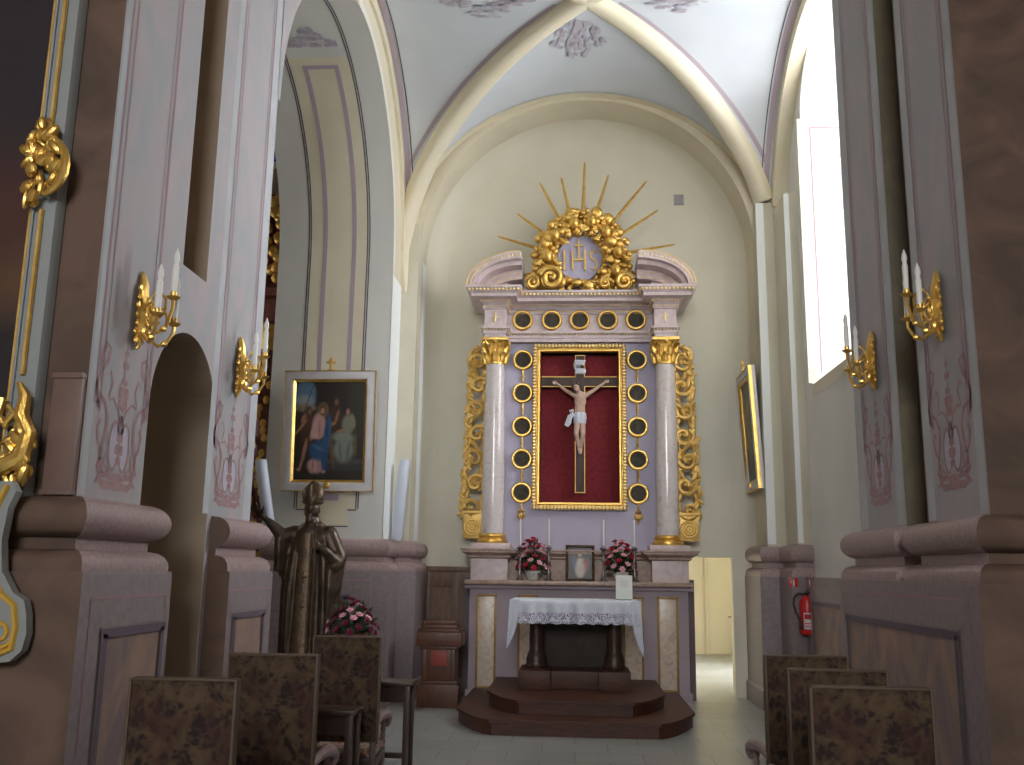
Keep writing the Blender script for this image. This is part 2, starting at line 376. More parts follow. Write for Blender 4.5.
# ---- left side: pier with painted shafts, low doorway and high slit
def fl(c, n, mi):
    if abs(c.x + 2.55) < .01: return 0
    if c.y < 4.75 and n.y < -.5: return 1
    return 2
w = MB()
w.box(-8.5, -2.55, 4.73, 5.46, 0, 9.5)
w.box(-3.95, -2.55, 6.5, 7.38, 0, 9.5)
w.prism([(5.46, 3.52)] + arc(5.98, 2.56, .52, .54, 180, 0, 24) + [(6.5, 3.52)], 'x', -3.95, -2.55)
w.box(-3.95, -2.55, 5.46, 5.77, 3.52, 9.5); w.box(-3.95, -2.55, 6.17, 6.5, 3.52, 9.5); w.box(-3.95, -3.5, 5.77, 6.17, 3.52, 9.5)
struct(w.build('wall_left', ['pilaster', 'brown_wall', 'taupe'], fn=fl, flat=True))
def shaft_paint(x, yc, half, edge0, edge1, z0, ztop, nx, zorn, hgt, wid, name):
    """painted border lines and the rocaille ornament at the foot of a shaft (nx: +1 faces right, -1 faces left)"""
    m_ = MB(); n_ = (nx, 0, 0)
    P = lambda y, z: (x, y, z)
    for e0, e1 in ((edge0, yc - half), (yc + half, edge1)):
        m_.stroke([P((e0 + e1) / 2, z0), P((e0 + e1) / 2, ztop)], abs(e1 - e0) - .02, n_, 2, .001)
    for sg in (-1, 1):
        m_.stroke([P(yc + sg * half, zorn + hgt * .55), P(yc + sg * half, ztop)], .022, n_, 0, .003)
        m_.stroke([P(yc + sg * (half - .055), zorn + hgt * .5), P(yc + sg * (half - .055), ztop)], .009, n_, 0, .003)
    Q = lambda u, v: P(yc + u * wid, zorn + v * hgt)
    def both(pts, wd, mi=1, th=.003):
        for sg in (-1, 1): m_.stroke([Q(sg * u, v) for u, v in pts], wd, n_, mi, th)
    k = hgt * .035
    # fill of the two lobes
    for sg in (-1, 1):
        o = [Q(sg * (.105 + .085 * math.cos(a)), .3 + .15 * math.sin(a)) for a in [i * PI / 8 for i in range(16)]]
        m_.add([(p[0] + nx * .0025, p[1], p[2]) for p in o], [tuple(range(16))], 3)
    both([(.11 + .1 * math.cos(a), .3 + .17 * math.sin(a)) for a in [i * PI / 10 for i in range(21)]], k * .6)
    both([(0, .02), (.12, .03), (.24, .02), (.36, .06), (.42, .03)], [k * 1.6] * 3 + [k * 1.2, k * .4])
    both([(.08, .08), (.2, .1), (.32, .09), (.4, .14), (.36, .2)], [k * 1.3] * 4 + [k * .5])
    both([(.3, .1), (.36, .22), (.3, .36), (.28, .48), (.36, .58), (.48, .62), (.5, .54), (.44, .52)], [k * 1.2, k * 1.5, k * 1.3, k, k, k * 1.2, k, k * .5])
    both([(.5, .55), (.54, .68), (.47, .78), (.5, .9), (.44, 1.0)], [k * .8, k * 1.4, k, k * .9, k * .3])
    both([(.02, .46), (.08, .56), (.2, .62), (.3, .6)], k * .6)
    both([(.0, .34), (.05, .42), (.0, .52)], k * .9)
    both([(.34, .24), (.42, .3), (.46, .4), (.42, .46), (.38, .42)], [k * .5, k * .9, k * 1.1, k * .8, k * .4])
    both([(.3, .62), (.24, .72), (.3, .8), (.36, .76)], [k * .4, k * .8, k * .7, k * .3])
    both([(.47, .78), (.38, .86), (.34, .95), (.42, .98), (.45, .92)], [k * .7, k * 1.2, k, k * .8, k * .4])
    both([(.16, .12), (.28, .16), (.26, .26)], [k * .9, k * .8, k * .3])
    for v, r_ in ((.2, .8), (.28, 1.2), (.36, .9), (.6, 1.2), (.68, 1.4), (.76, .8), (.88, .9), (.97, .6), (.08, 1.2)):
        o = [Q(.075 * r_ * math.cos(a), v + .045 * r_ * math.sin(a) * (1 + .4 * math.cos(2 * a))) for a in [i * PI / 6 for i in range(12)]]
        m_.add([(p[0] + nx * .0035, p[1], p[2]) for p in o], [tuple(range(12))], 1)
    m_.stroke([Q(0, .55), Q(0, 1.05)], k * .35, n_, 1)
    return struct(m_.build(name, ['pink_line', 'pink_orn', 'pil_edge', 'lav_orn'], flat=True))
shaft_paint(-2.55, 5.13, .31, 4.74, 5.46, 1.95, 8, 1, 2.0, .8, .56, 'trim_1')
shaft_paint(-2.55, 6.86, .34, 6.4, 7.37, 1.95, 8, 1, 2.02, .75, .66, 'trim_2')
# (borders above the slit only run where there is wall)
TOR = [(.035 + .105 * math.cos(math.radians(a)), 1.83 + .105 * math.sin(math.radians(a))) for a in range(-80, 91, 10)]
MOULD = [(0, 1.558), (.14, 1.558), (.142, 1.585), (.136, 1.615), (.12, 1.642), (.095, 1.66), (.062, 1.668), (.048, 1.669), (.048, 1.728)] + TOR + [(0, 1.94)]
DADO = [(0, 0), (.19, 0), (.19, .22), (.16, .25), (.16, 1.54), (.155, 1.56), (0, 1.56)]
DADO2 = [(o * .75, z) for o, z in DADO]; MOULD2 = [(o * .8, z) for o, z in MOULD]
p1 = [(-6.5, 4.73), (-2.55, 4.73), (-2.55, 5.46), (-2.9, 5.46)]
p2 = [(-2.55, 6.58), (-2.55, 7.38), (-3.9, 7.38)]
def fd(c, n, mi): return 1 if n.y < -.7 and c.y < 6.7 else 0  # camera-facing dado faces take the darker brown
def fd2(c, n, mi): return 1 if (c.y < 4.74 and c.x < -2.55) or (n.y < -.9 and 6.5 < c.y < 6.62 and c.x < 0) or (c.y < 5.5 and c.x > 2.32) else 0  # nave-side and cut end faces of the mouldings take the darker brown
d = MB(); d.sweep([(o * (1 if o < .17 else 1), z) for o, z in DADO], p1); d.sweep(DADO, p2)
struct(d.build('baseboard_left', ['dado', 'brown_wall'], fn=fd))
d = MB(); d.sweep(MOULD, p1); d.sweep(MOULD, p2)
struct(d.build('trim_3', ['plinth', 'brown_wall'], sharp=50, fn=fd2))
def panel(m_, ax, c, a0, a1, z0, z1, b0, b1, y0, y1, sg):
    """pink outline and purple framed marbled field on a dado face at ax = c"""
    P = (lambda s_, z: (c, s_, z)) if ax == 'x' else (lambda s_, z: (s_, c, z))
    n_ = (sg, 0, 0) if ax == 'x' else (0, sg, 0)
    for q in (((a0, z1), (a1, z1)), ((a0, z0), (a1, z0)), ((a0, z0), (a0, z1)), ((a1, z0), (a1, z1))):
        m_.stroke([P(*q[0]), P(*q[1])], .014, n_, 0, .003)
    m_.stroke([P((b0 + b1) / 2, y0), P((b0 + b1) / 2, y1)], b1 - b0, n_, 1, .002)
    w_ = .045
    for q in (((b0 - w_, y1), (b1 + w_, y1)), ((b0 - w_, y0), (b1 + w_, y0)), ((b0, y0), (b0, y1)), ((b1, y0), (b1, y1))):
        m_.stroke([P(*q[0]), P(*q[1])], w_, n_, 2, .012)
    for q in (((b0 - w_, y1 + .03), (b1 + w_, y1 + .03)), ((b0 - .03, y0), (b0 - .03, y1))):
        m_.stroke([P(*q[0]), P(*q[1])], .012, n_, 3, .01)
d = MB()
panel(d, 'x', -2.39, 4.68, 5.56, .2, 1.43, 4.84, 5.52, .42, 1.25, 1)
panel(d, 'x', -2.39, 6.63, 7.46, .2, 1.43, 6.72, 7.34, .42, 1.25, 1)
struct(d.build('trim_4', ['pink_line', 'dado_in', 'dado_line', 'dado'], flat=True))

# ---- left bay wall with the deep arch to the aisle
AC, AR, AZ = 9.5, 2.06, 5.54
w = MB()
w.prism([(7.3, 9.5), (7.3, AZ), (AC - AR, AZ)] + arc(AC, AZ, AR, AR, 180, 116, 24)[1:] + [(AC + AR * math.cos(math.radians(116)), 9.5)], 'x', -3.9, -2.55)
w.prism([(AC + AR * math.cos(math.radians(116)), 9.5)] + arc(AC, AZ, AR, AR, 116, 0, 36) + [(12.2, AZ), (12.2, 9.5)], 'x', -3.84, -2.34)
w.box(-3.84, -2.34, AC + AR, 12.2, 0, AZ)
def fa(c, n, mi): return (2 if c.x < -2.5 else 1) if (n.x > .9) else 0
vs = []                                                # pale band coloured in for the lit chamfer on the arch's nave edge
for a in list(range(0, 100, 3)):
    for r_ in (AR, AR + .1): vs.append((-2.337, AC + r_ * math.cos(math.radians(a)), AZ + r_ * math.sin(math.radians(a))))
w.add([(-2.337, AC + AR, 2.0), (-2.337, AC + AR + .1, 2.0)] + vs, [(2 * i, 2 * i + 1, 2 * i + 3, 2 * i + 2) for i in range(len(vs) // 2)], 1)
struct(w.build('wall_left_bay', ['white', 'cream', 'pilaster', 'band2'], fn=lambda c, n, mi: 3 if mi == 1 else fa(c, n, mi), sharp=25))
def soffit_pt(s_, lift):
    """s_ < 0: distance below the springing on the far jamb, else angle in degrees along the arch"""
    if s_ < 0: return (AC + AR - lift, AZ + s_)
    a = math.radians(s_); r_ = AR - lift; return (AC + r_ * math.cos(a), AZ + r_ * math.sin(a))
def soffit(m_, x0, x1, s0, s1, mi, lift):
    ss = [s0] + ([v for v in (0,) if s0 < 0 < s1]) + [v for v in range(3, 120, 3) if max(s0, 0) < v < s1] + [s1]
    vs = []
    for s_ in ss:
        y_, z_ = soffit_pt(s_, lift); vs += [(x0, y_, z_), (x1, y_, z_)]
    m_.add(vs, [(2 * i, 2 * i + 1, 2 * i + 3, 2 * i + 2) for i in range(len(ss) - 1)], mi)
d = MB()
XL, XR = -3.42, -2.68
soffit(d, XL, XR, -3.24, 73, 0, .003)
soffit(d, XL + .09, XR - .09, -3.44, -3.24, 0, .003)
for xx in (XL, XR):
    for o_ in (0, .028): 
        sgn = -1 if xx == XL else 1
        soffit(d, xx + sgn * o_ - .007, xx + sgn * o_ + .007, -3.24, 112, 2, .005)
for xx in (XL + .16, XR - .2): soffit(d, xx, xx + .055, -2.99, 69, 1, .006)
soffit(d, XL + .16, XR - .145, 68.2, 69.8, 1, .006); soffit(d, XL + .24, XR - .22, -3.14, -3.06, 1, .006)
soffit(d, XL + .16, XL + .26, -3.04, -2.99, 1, .006); soffit(d, XR - .26, XR - .145, -3.04, -2.99, 1, .006)
for x0_, x1_, s0_ in ((XL + .09, XR - .09, -3.46), (XL - .01, XL + .1, -3.26), (XR - .1, XR + .01, -3.26)): soffit(d, x0_, x1_, s0_, s0_ + .014, 2, .005)
rnd = random.Random(5)
for i in range(34):      # grey cartouche painted at the top of the soffit
    u = rnd.random() ** .8; sg = -.5 + (i % 2); du = sg * 2 * u * .26; a_ = 77 + (1 - abs(u)) * 9 * rnd.random() + 2 * rnd.random()
    soffit(d, -3.05 + du - .035, -3.05 + du + .035, a_, a_ + 1.6, 3, .004 + .0004 * i)
struct(d.build('trim_5', ['cream_deep', 'mauve', 'dark_line', 'mauve_pale'], flat=True))

# ---- apse: front wall with round arch, side reveals, barrel, back wall with low doorway
GX, GR, GZ = .13, 2.24, 5.76
w = MB()
w.box(-2.34, GX - GR, 12.2, 13.15, 0, GZ); w.box(GX + GR, 2.6, 12.2, 13.15, 0, GZ)
w.prism([(-2.6, 9.5), (-2.6, GZ)] + arc(GX, GZ, GR, GR, 180, 0, 60) + [(2.9, GZ), (2.9, 9.5)], 'y', 12.2, 13.15)
struct(w.build('wall_apse', ['cream'], sharp=25))
# cove between barrel and back wall
prof = [(.0, 12.78), (.012, 12.86), (.045, 12.94), (.1, 13.01), (.17, 13.06), (.25, 13.09), (.34, 13.1)]
vs = []; path = [(GX - GR, 0), (GX - GR, 2), (GX - GR, 4)] + arc(GX, GZ, GR, GR, 180, 0, 60) + [(GX + GR, 4), (GX + GR, 2.0), (GX + GR, 0)]
for (x_, z_) in path:
    if z_ < GZ: cxx, czz = (1 if x_ < GX else -1), 0
    else: cxx, czz = (GX - x_) / GR, (GZ - z_) / GR
    for dr, y_ in prof: vs.append((x_ + cxx * dr * .8, y_, z_ + czz * dr * .8))
k = len(prof); n = len(path)
d = MB(); d.add(vs, [(i * k + j, i * k + j + 1, (i + 1) * k + j + 1, (i + 1) * k + j) for i in range(n - 1) for j in range(k - 1)])
struct(d.build('trim_6', 'apse', sharp=60))
w = MB(); w.box(-2.4, 1.4, 13.1, 13.45, 0, 9.5); w.box(2.12, 2.8, 13.1, 13.45, 0, 9.5); w.box(1.4, 2.12, 13.1, 13.45, 1.8, 9.5)
struct(w.build('wall_back', 'apse', flat=True))
d = MB(); d.rbox(1.42, 1.56, 13.085, 13.11, 6.8, 6.96, .006); struct(d.build('trim_7', 'vent'), 'small square grey vent high on apse wall')
# front faces of the apse corner pilasters on the right end in flat tops
d = MB(); d.rbox(2.365, 2.62, 12.03, 12.25, 1.9, 6.4, .012); d.rbox(2.595, 2.775, 11.42, 12.2, 1.9, 6.28, .012)
d.box(2.6, 2.9, 11.5, 12.2, 0, 2)
for x0_, x1_, y_, z1_ in ((2.368, 2.47, 12.03, 6.39), (2.598, 2.66, 11.42, 6.27)):     # white bands along the inner edges
    d.stroke([((x0_ + x1_) / 2, y_, 1.95), ((x0_ + x1_) / 2, y_, z1_)], x1_ - x0_, (0, -1, 0), 1, .002)
struct(d.build('wall_right_pilaster', ['strip', 'band']))
d = MB(); d.rbox(-2.335, -2.11, 12.15, 12.25, 1.9, 6.2, .01)
d.stroke([(-2.105, 12.6, 1.95), (-2.105, 12.6, 5.76)], .3, (1, 0, 0), 1, .003)
d.stroke([(-2.335, 11.86, 1.95), (-2.335, 11.86, 5.3)], .6, (1, 0, 0), 1, .003)
struct(d.build('wall_left_pilaster', ['strip', 'band']))
pa = [(-3.82, 11.56), (-2.34, 11.56), (-2.34, 12.16), (-2.11, 12.16), (-2.11, 13.1)]
pb = [(2.37, 13.1), (2.37, 12.1), (2.6, 12.1), (2.6, 11.45), (2.76, 11.47)]
d = MB(); d.sweep(DADO2, pa); d.sweep(DADO2, pb + [(2.76, 7.9)]); struct(d.build('baseboard_apse', 'dado'))
d = MB(); d.sweep(MOULD2, pa); d.sweep(MOULD2, pb); struct(d.build('trim_8', 'plinth', sharp=50))
d = MB()
panel(d, 'y', 11.44, -3.5, -2.42, .2, 1.45, -3.36, -2.72, .4, 1.25, -1)
panel(d, 'x', 2.64, 8.3, 11.3, .2, 1.46, 8.5, 11.0, .4, 1.28, -1)
struct(d.build('trim_9', ['pink_line', 'dado_in', 'dado_line', 'dado'], flat=True))
# wood panelling left of the altar
d = MB(); d.box(-2.03, -1.2, 13.03, 13.1, 0, 1.58); d.rbox(-2.03, -1.2, 13.0, 13.1, 1.56, 1.63, .01)
for x0_, x1_ in ((-2.03, -1.95), (-1.66, -1.56)): d.rbox(x0_, x1_, 13.01, 13.06, 0, 1.56, .006)
for z0_, z1_ in ((0, .2), (1.36, 1.56)): d.rbox(-2.03, -1.2, 13.012, 13.06, z0_, z1_, .006)
struct(d.build('trim_10', 'wainscot'))

# ---- right bay wall with the deep window
w = MB()
w.box(2.76, 3.7, 7.9, 12.25, 0, 3.76); w.box(2.76, 3.7, 7.9, 8.2, 3.76, 9.5); w.box(2.76, 3.7, 11.06, 13.4, 3.76, 9.5)
w.prism([(8.2, 9.5), (8.2, 7.1)] + arc(9.63, 7.1, 1.43, .88, 180, 0, 32) + [(11.06, 7.1), (11.06, 9.5)], 'x', 2.76, 3.7)
struct(w.build('wall_right_bay', 'white', flat=True))
d = MB(); YJ = 11.06                                   # painted borders of the window jamb
d.stroke([(2.758, 8.2, 3.685), (2.758, 11.06, 3.685)], .15, (-1, 0, 0), 0, .003)
for q, w_, mi in (([(2.765, YJ, 3.78), (2.765, YJ, 7.1)], .1, 0), ([(2.86, YJ, 7.14), (3.5, YJ, 7.14)], .12, 0), ([(2.87, YJ, 3.9), (2.87, YJ, 6.98)], .014, 1), ([(2.87, YJ, 6.98), (3.5, YJ, 6.98)], .014, 1)):
    d.stroke(q, w_, (0, -1, 0), mi, .003)
rnd = random.Random(9)
for i in range(26):
    z_ = 5.9 + rnd.random() * .95; x_ = 2.95 + rnd.random() * .45
    d.stroke([(x_, YJ, z_), (x_ + .06, YJ, z_ + .05), (x_ + .1, YJ, z_ + .02)], .05, (0, -1, 0), 2, .002 + .0002 * i)
struct(d.build('trim_11', ['cream', 'pink_line', 'mauve_pale'], flat=True))
wf = MB()
wf.box(3.52, 3.6, 8.2, 8.28, 3.76, 7.3); wf.box(3.52, 3.6, 10.98, 11.06, 3.76, 7.3); wf.box(3.52, 3.6, 8.2, 11.06, 3.76, 3.84); wf.box(3.52, 3.6, 9.6, 9.66, 3.84, 7.9)
for z_ in (4.7, 5.6, 6.5, 7.2): wf.box(3.53, 3.59, 8.2, 11.06, z_, z_ + .04)
wp = wf.build('window_1', 'frame_white'); struct(wp)
pn = MB(); pn.prism([(8.2, 3.8), (8.2, 7.1)] + arc(9.63, 7.1, 1.43, .88, 180, 0, 24)[1:-1] + [(11.06, 7.1), (11.06, 3.8)], 'x', 3.555, 3.565)
pn.build('window_pane', 'pane', parent=wp, flat=True)
# arch ring where the vault meets the window wall, and same on the aisle side
for nm_, x0_, x1_, t0, a0_ in (('trim_12', 2.58, 2.78, .16, 16), ('trim_13', -2.36, -2.3, .14, 2)):
    o_ = arc(CY, ZS, VB + .05, VH + .05, 132, a0_, 40); i_ = arc(CY, ZS, VB - t0, VH - t0, a0_, 132, 40)
    d = MB(); d.prism(o_ + i_, 'x', x0_, x1_); struct(d.build(nm_, 'cream_deep', sharp=25))
d = MB(); o_ = [(7.3, 5.7)] + arc(CY, ZS, VB + .05, VH + .05, 180, 0, 40) + [(12.3, 5.7), (12.3, 9.5), (7.3, 9.5)]
d.prism(o_, 'x', 2.6, 2.77); struct(d.build('wall_right_lunette', 'cream', flat=True))

# ---- right pier with two painted shafts
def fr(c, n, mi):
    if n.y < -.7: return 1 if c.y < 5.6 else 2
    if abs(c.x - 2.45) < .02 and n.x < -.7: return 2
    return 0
w = MB(); w.box(2.45, 7, 5.5, 7.93, 0, 9.5); w.box(2.31, 2.45, 5.5, 6.44, 0, 9.5); w.box(2.31, 2.45, 6.86, 7.93, 0, 9.5)
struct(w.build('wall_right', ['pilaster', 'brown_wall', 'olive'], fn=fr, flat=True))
shaft_paint(2.31, 5.96, .33, 5.51, 6.43, 1.95, 8, -1, 2.12, .8, .62, 'trim_14')
shaft_paint(2.31, 7.38, .34, 6.87, 7.92, 1.95, 8, -1, 2.12, .8, .62, 'trim_15')
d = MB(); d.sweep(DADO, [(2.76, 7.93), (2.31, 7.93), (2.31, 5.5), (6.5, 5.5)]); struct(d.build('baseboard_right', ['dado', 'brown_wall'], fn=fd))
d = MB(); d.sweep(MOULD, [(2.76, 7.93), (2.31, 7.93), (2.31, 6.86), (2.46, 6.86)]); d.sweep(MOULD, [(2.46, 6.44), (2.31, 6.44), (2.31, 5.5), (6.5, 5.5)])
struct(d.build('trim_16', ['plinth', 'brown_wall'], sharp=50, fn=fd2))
d = MB(); panel(d, 'x', 2.15, 5.5, 8.0, .2, 1.47, 5.68, 7.86, .42, 1.27, -1)
struct(d.build('trim_17', ['pink_line', 'dado_in', 'dado_line', 'dado'], flat=True))

# ---- vault: four webs, two crossing ribs, painted lines
n = 56; vs = []
for j in range(n + 1):
    for i in range(n + 1):
        u, v = math.sin(PI / 2 * (2 * i / n - 1)), math.sin(PI / 2 * (2 * j / n - 1))
        vs.append((CX + VA * u, CY + VB * v, vz(min(abs(u), abs(v)))))
d = MB(); d.add(vs, [(j * (n + 1) + i, j * (n + 1) + i + 1, (j + 1) * (n + 1) + i + 1, (j + 1) * (n + 1) + i) for j in range(n) for i in range(n) if not (vs[j * (n + 1) + i][1] < 8.1 and abs(vs[j * (n + 1) + i][0] - CX) > 2.0)])
sx_ = VA / math.hypot(VA, VB); sy_ = VB / math.hypot(VA, VB)
def web_strip(f0, f1, ts, mi, lift=.006):
    vs = []
    for t_ in ts:
        for f in (f0, f1):
            x_, y_ = f(t_); vs.append((x_, y_, web(x_, y_) - lift))
    d.add(vs, [(2 * i, 2 * i + 1, 2 * i + 3, 2 * i + 2) for i in range(len(ts) - 1)], mi)
ts = [math.sin(PI / 2 * i / 60) for i in range(1, 59)]
for su in (-1, 1):
    for sv in (-1, 1):
        px, py = -sv * sy_, su * sx_
        for o0, o1 in ((.145, .19), (-.145, -.19)):
            mk = lambda o: (lambda t_: (CX + su * VA * t_ + px * o, CY + sv * VB * t_ + py * o))
            web_strip(mk(o0), mk(o1), [t_ for t_ in ts if .1 < t_ < (.93 if sv > 0 else .6)], 1)
    for o0, o1, mi in ((.05, .12, 1), (.14, .155, 2)):
        ff = lambda o: (lambda t_: (CX + su * (VA - o), CY + VB * t_))
        web_strip(ff(o0), ff(o1), [-.6 + 1.57 * i / 70 for i in range(71)], mi, .008)
web_strip(lambda t_: (CX + VA * t_, CY + VB - .14), lambda t_: (CX + VA * t_, CY + VB), [-.985 + 1.97 * i / 70 for i in range(71)], 3, .012)
rnd = random.Random(4)
for (cx_, cy_, rx_, ry_, ax_) in ((.03, 10.7, .36, .52, 0), (-1.02, 9.86, .52, .36, 1), (1.14, 9.86, .52, .36, 1), (.05, 9.0, .36, .5, 0)):
    for i in range(90):
        u, v = rnd.random(), rnd.uniform(-1, 1)
        if u + abs(v) > 1.02: continue
        r0_, r1_ = rnd.uniform(.012, .035), rnd.uniform(.03, .08)
        for sg in (-1, 1):
            a0_, b0_ = (sg * u * rx_, v * ry_) if ax_ == 0 else (v * rx_, sg * u * ry_)
            pts = []
            for q in range(10):
                th = q * PI / 5; dx, dy = (r0_ * math.cos(th), r1_ * math.sin(th)) if ax_ == 0 else (r1_ * math.cos(th), r0_ * math.sin(th))
                x_, y_ = cx_ + a0_ + dx, cy_ + b0_ + dy; pts.append((x_, y_, web(x_, y_) - .006 - .0002 * i))
            d.add(pts, [tuple(range(10))], 4)
struct(d.build('ceiling', ['vault', 'mauve', 'dark_line', 'cream_deep', 'mauve_pale'], sharp=30))
for nm_, sg in (('trim_18', 1), ('trim_19', -1)):
    d = MB(); sec = [(-.13, .06), (-.13, -.02), (-.115, -.06), (-.06, -.1), (.06, -.1), (.115, -.06), (.13, -.02), (.13, .06)]
    lat = Vector((sy_, -sg * sx_, 0)); pts = []
    for i in range(0, 81):
        t_ = math.sin(PI / 2 * (i / 40 - 1)); pts.append((Vector((CX + VA * t_, CY + sg * VB * t_, vz(t_))), 1))
    pts = [(pts[0][0] - Vector((0, 0, q)), s_) for q, s_ in ((.5, .15), (.25, .6))] + pts + [(pts[-1][0] - Vector((0, 0, q)), s_) for q, s_ in ((.25, .6), (.5, .15))]
    pts = [q for q in pts if not (q[0].x > 1.5 and q[0].y > 11 and q[0].z < 6.4) and q[0].y > 7.9]
    vs = []
    for i, (p, s_) in enumerate(pts):
        tg = (pts[min(i + 1, len(pts) - 1)][0] - pts[max(i - 1, 0)][0]).normalized(); nn = lat.cross(tg)
        if nn.z < 0 or (abs(nn.z) < .2 and nn.dot(Vector((p.x - CX, p.y - CY, 0))) < 0): nn = -nn
        for a_, b_ in sec: vs.append(p + lat * a_ * s_ + nn * b_)
    k = len(sec); d.add(vs, [(i * k + j, i * k + (j + 1) % k, (i + 1) * k + (j + 1) % k, (i + 1) * k + j) for i in range(len(pts) - 1) for j in range(k)])
    struct(d.build(nm_, 'cream_deep', sharp=40))

# ---- shell of the nave behind the camera, aisle and passage (only their light is seen)
d = MB()
d.box(-8.7, -8.5, -9, 11.1, 0, 9.5); d.box(-8.7, -8.5, 11.9, 15, 0, 9.5); d.box(-8.7, -8.5, 11.1, 11.9, 0, 4.8); d.box(-8.7, -8.5, 11.1, 11.9, 6.4, 9.5)
struct(d.build('wall_aisle', 'dim', flat=True))
d = MB(); d.box(-8.7, -3.85, 15, 15.2, 0, 9.5); d.box(-3.9, -2.1, 13.15, 15.2, 0, 9.5); struct(d.build('wall_aisle_end', 'dim', flat=True))
d = MB(); d.box(7, 7.2, -9, 5.6, 0, 9.5)
struct(d.build('wall_nave_right', 'dim', flat=True))
struct(MB().box(-8.7, -2.8, -9.2, -9, 0, 9.5).box(1.6, 7.2, -9.2, -9, 0, 9.5).box(-2.8, 1.6, -9.2, -9, 0, 4.3).box(-2.8, 1.6, -9.2, -9, 7.9, 9.5).build('wall_nave_back', 'dim', flat=True))  # unseen rear opening added to throw fill light towards the altar
struct(MB().box(-8.7, 7.2, -9.2, 15.2, 9.5, 9.7).build('ceiling_roof', 'dim', flat=True))
d = MB(); d.box(1.1, 1.2, 13.4, 20, 0, 2.7); d.box(3.6, 3.7, 13.4, 15.2, 0, 2.7); d.box(3.6, 3.7, 17.2, 20, 0, 2.7); d.box(3.6, 3.7, 15.2, 17.2, 0, .7); d.box(3.6, 3.7, 15.2, 17.2, 2.3, 2.7)
d.box(1.1, 3.7, 19.8, 19.95, 0, 2.7); d.box(1.1, 3.7, 13.4, 20, 2.6, 2.75); d.box(2.8, 3.7, 13.3, 13.46, 0, 2.7)
struct(d.build('wall_passage', 'cream', flat=True))
d = MB(); d.rbox(2.68, 3.45, 19.74, 19.8, .005, 2.1, .01); dr = struct(d.build('door_1', 'door_cream'))
d = MB(); d.box(2.6, 2.68, 19.72, 19.8, 0, 2.18); d.box(3.45, 3.53, 19.72, 19.8, 0, 2.18); d.box(2.6, 3.53, 19.72, 19.8, 2.1, 2.18); d.build('door_frame', 'cream', parent=dr)
d = MB(); d.tube([(3.06, 19.74, .74), (3.06, 19.68, .74), (3.14, 19.68, .74)], .014); d.build('door_handle', 'pewter', parent=dr)
# ================================================================== ALTARPIECE
AX = .06
alt = thing('altarpiece', 'tall lavender and pink marble altarpiece with gilded carving against the apse wall', 'altarpiece', (AX, 12.6, 0))
def A(): return MB((AX, 12.6, 0))
def beads(m_, pts, r, mi=0):
    for p in pts: m_.ell(p, r, 6, 4, mi)
# lower body
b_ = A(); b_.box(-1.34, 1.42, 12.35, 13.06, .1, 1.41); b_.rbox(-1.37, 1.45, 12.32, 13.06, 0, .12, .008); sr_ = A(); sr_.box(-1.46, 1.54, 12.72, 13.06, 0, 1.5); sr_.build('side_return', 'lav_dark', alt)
b_.rbox(-1.4, 1.48, 12.31, 12.4, 1.36, 1.415, .01)
b_.build('altar_body', 'lav_body', alt)
for x0, x1 in ((-1.25, -.99), (-.72, -.46), (.60, .86), (1.03, 1.29)):
    p_ = A(); p_.rbox(x0 + .02, x1 - .02, 12.335, 12.36, .16, 1.27, .004)
    po = p_.build('marble_panel', 'panel_marble', alt)
    q = A()
    for bx in ((x0, x0 + .028, .14, 1.29), (x1 - .028, x1, .14, 1.29), (x0, x1, .14, .168), (x0, x1, 1.262, 1.29)): q.rbox(bx[0], bx[1], 12.322, 12.355, bx[2], bx[3], .006)
    q.build('gilded_border', 'gilt_dull', po)
def stepslab(m_, z0, z1, prof, xl, xr, cl, cr, yf, yc, yb=12.95, mi=0):
    """moulded slab that projects at both ends (to yf) and steps back in the middle (to yc)"""
    path = [(xl, yb), (xl, yf), (cl, yf), (cl, yc), (cr, yc), (cr, yf), (xr, yf), (xr, yb)]
    m_.sweep([(o, z0 + (z1 - z0) * q) for o, q in prof], path, mi=mi, caps=False)
    for z_, o in ((z0, prof[0][0]), (z1, prof[-1][0])):
        m_.add([(xl - o, yb, z_), (xl - o, yf - o, z_), (cl + o, yf - o, z_), (cl + o, yc - o, z_), (cr - o, yc - o, z_), (cr - o, yf - o, z_), (xr + o, yf - o, z_), (xr + o, yb, z_)],
               [(0, 1, 2, 3, 4, 5, 6, 7)], mi)
def steppath(o, xl, xr, cl, cr, yf, yc, sp):
    out = []
    pts = [(xl - o, yf - o), (cl + o, yf - o), (cl + o, yc - o), (cr - o, yc - o), (cr - o, yf - o), (xr + o, yf - o)]
    for (x0, y0), (x1, y1) in zip(pts, pts[1:]):
        L_ = math.hypot(x1 - x0, y1 - y0); n_ = max(1, int(L_ / sp)); out += [(x0 + (x1 - x0) * (i + .5) / n_, y0 + (y1 - y0) * (i + .5) / n_) for i in range(n_)]
    return out
b_ = A(); b_.rbox(-1.40, 1.47, 12.24, 12.9, 1.412, 1.468, .012); b_.build('lower_ledge', 'tan_marble', alt)
for x0, x1 in ((-1.33, -.86), (.97, 1.43)):
    b_ = A(); b_.rbox(x0, x1, 12.3, 12.9, 1.466, 1.735, .006); b_.build('column_pedestal', 'alt_white', alt)
b_ = A(); b_.box(-.87, .98, 12.56, 12.9, 1.466, 1.735); b_.build('predella', 'tan_marble', alt)
b_ = A(); stepslab(b_, 1.733, 1.86, [(0, 0), (.035, .15), (.035, .3), (.075, .5), (.11, .62), (.11, .8), (.13, .85), (.13, 1)], -1.33, 1.43, -.86, .97, 12.3, 12.56)
ul = b_.build('upper_ledge', 'tan_marble', alt, sharp=25)
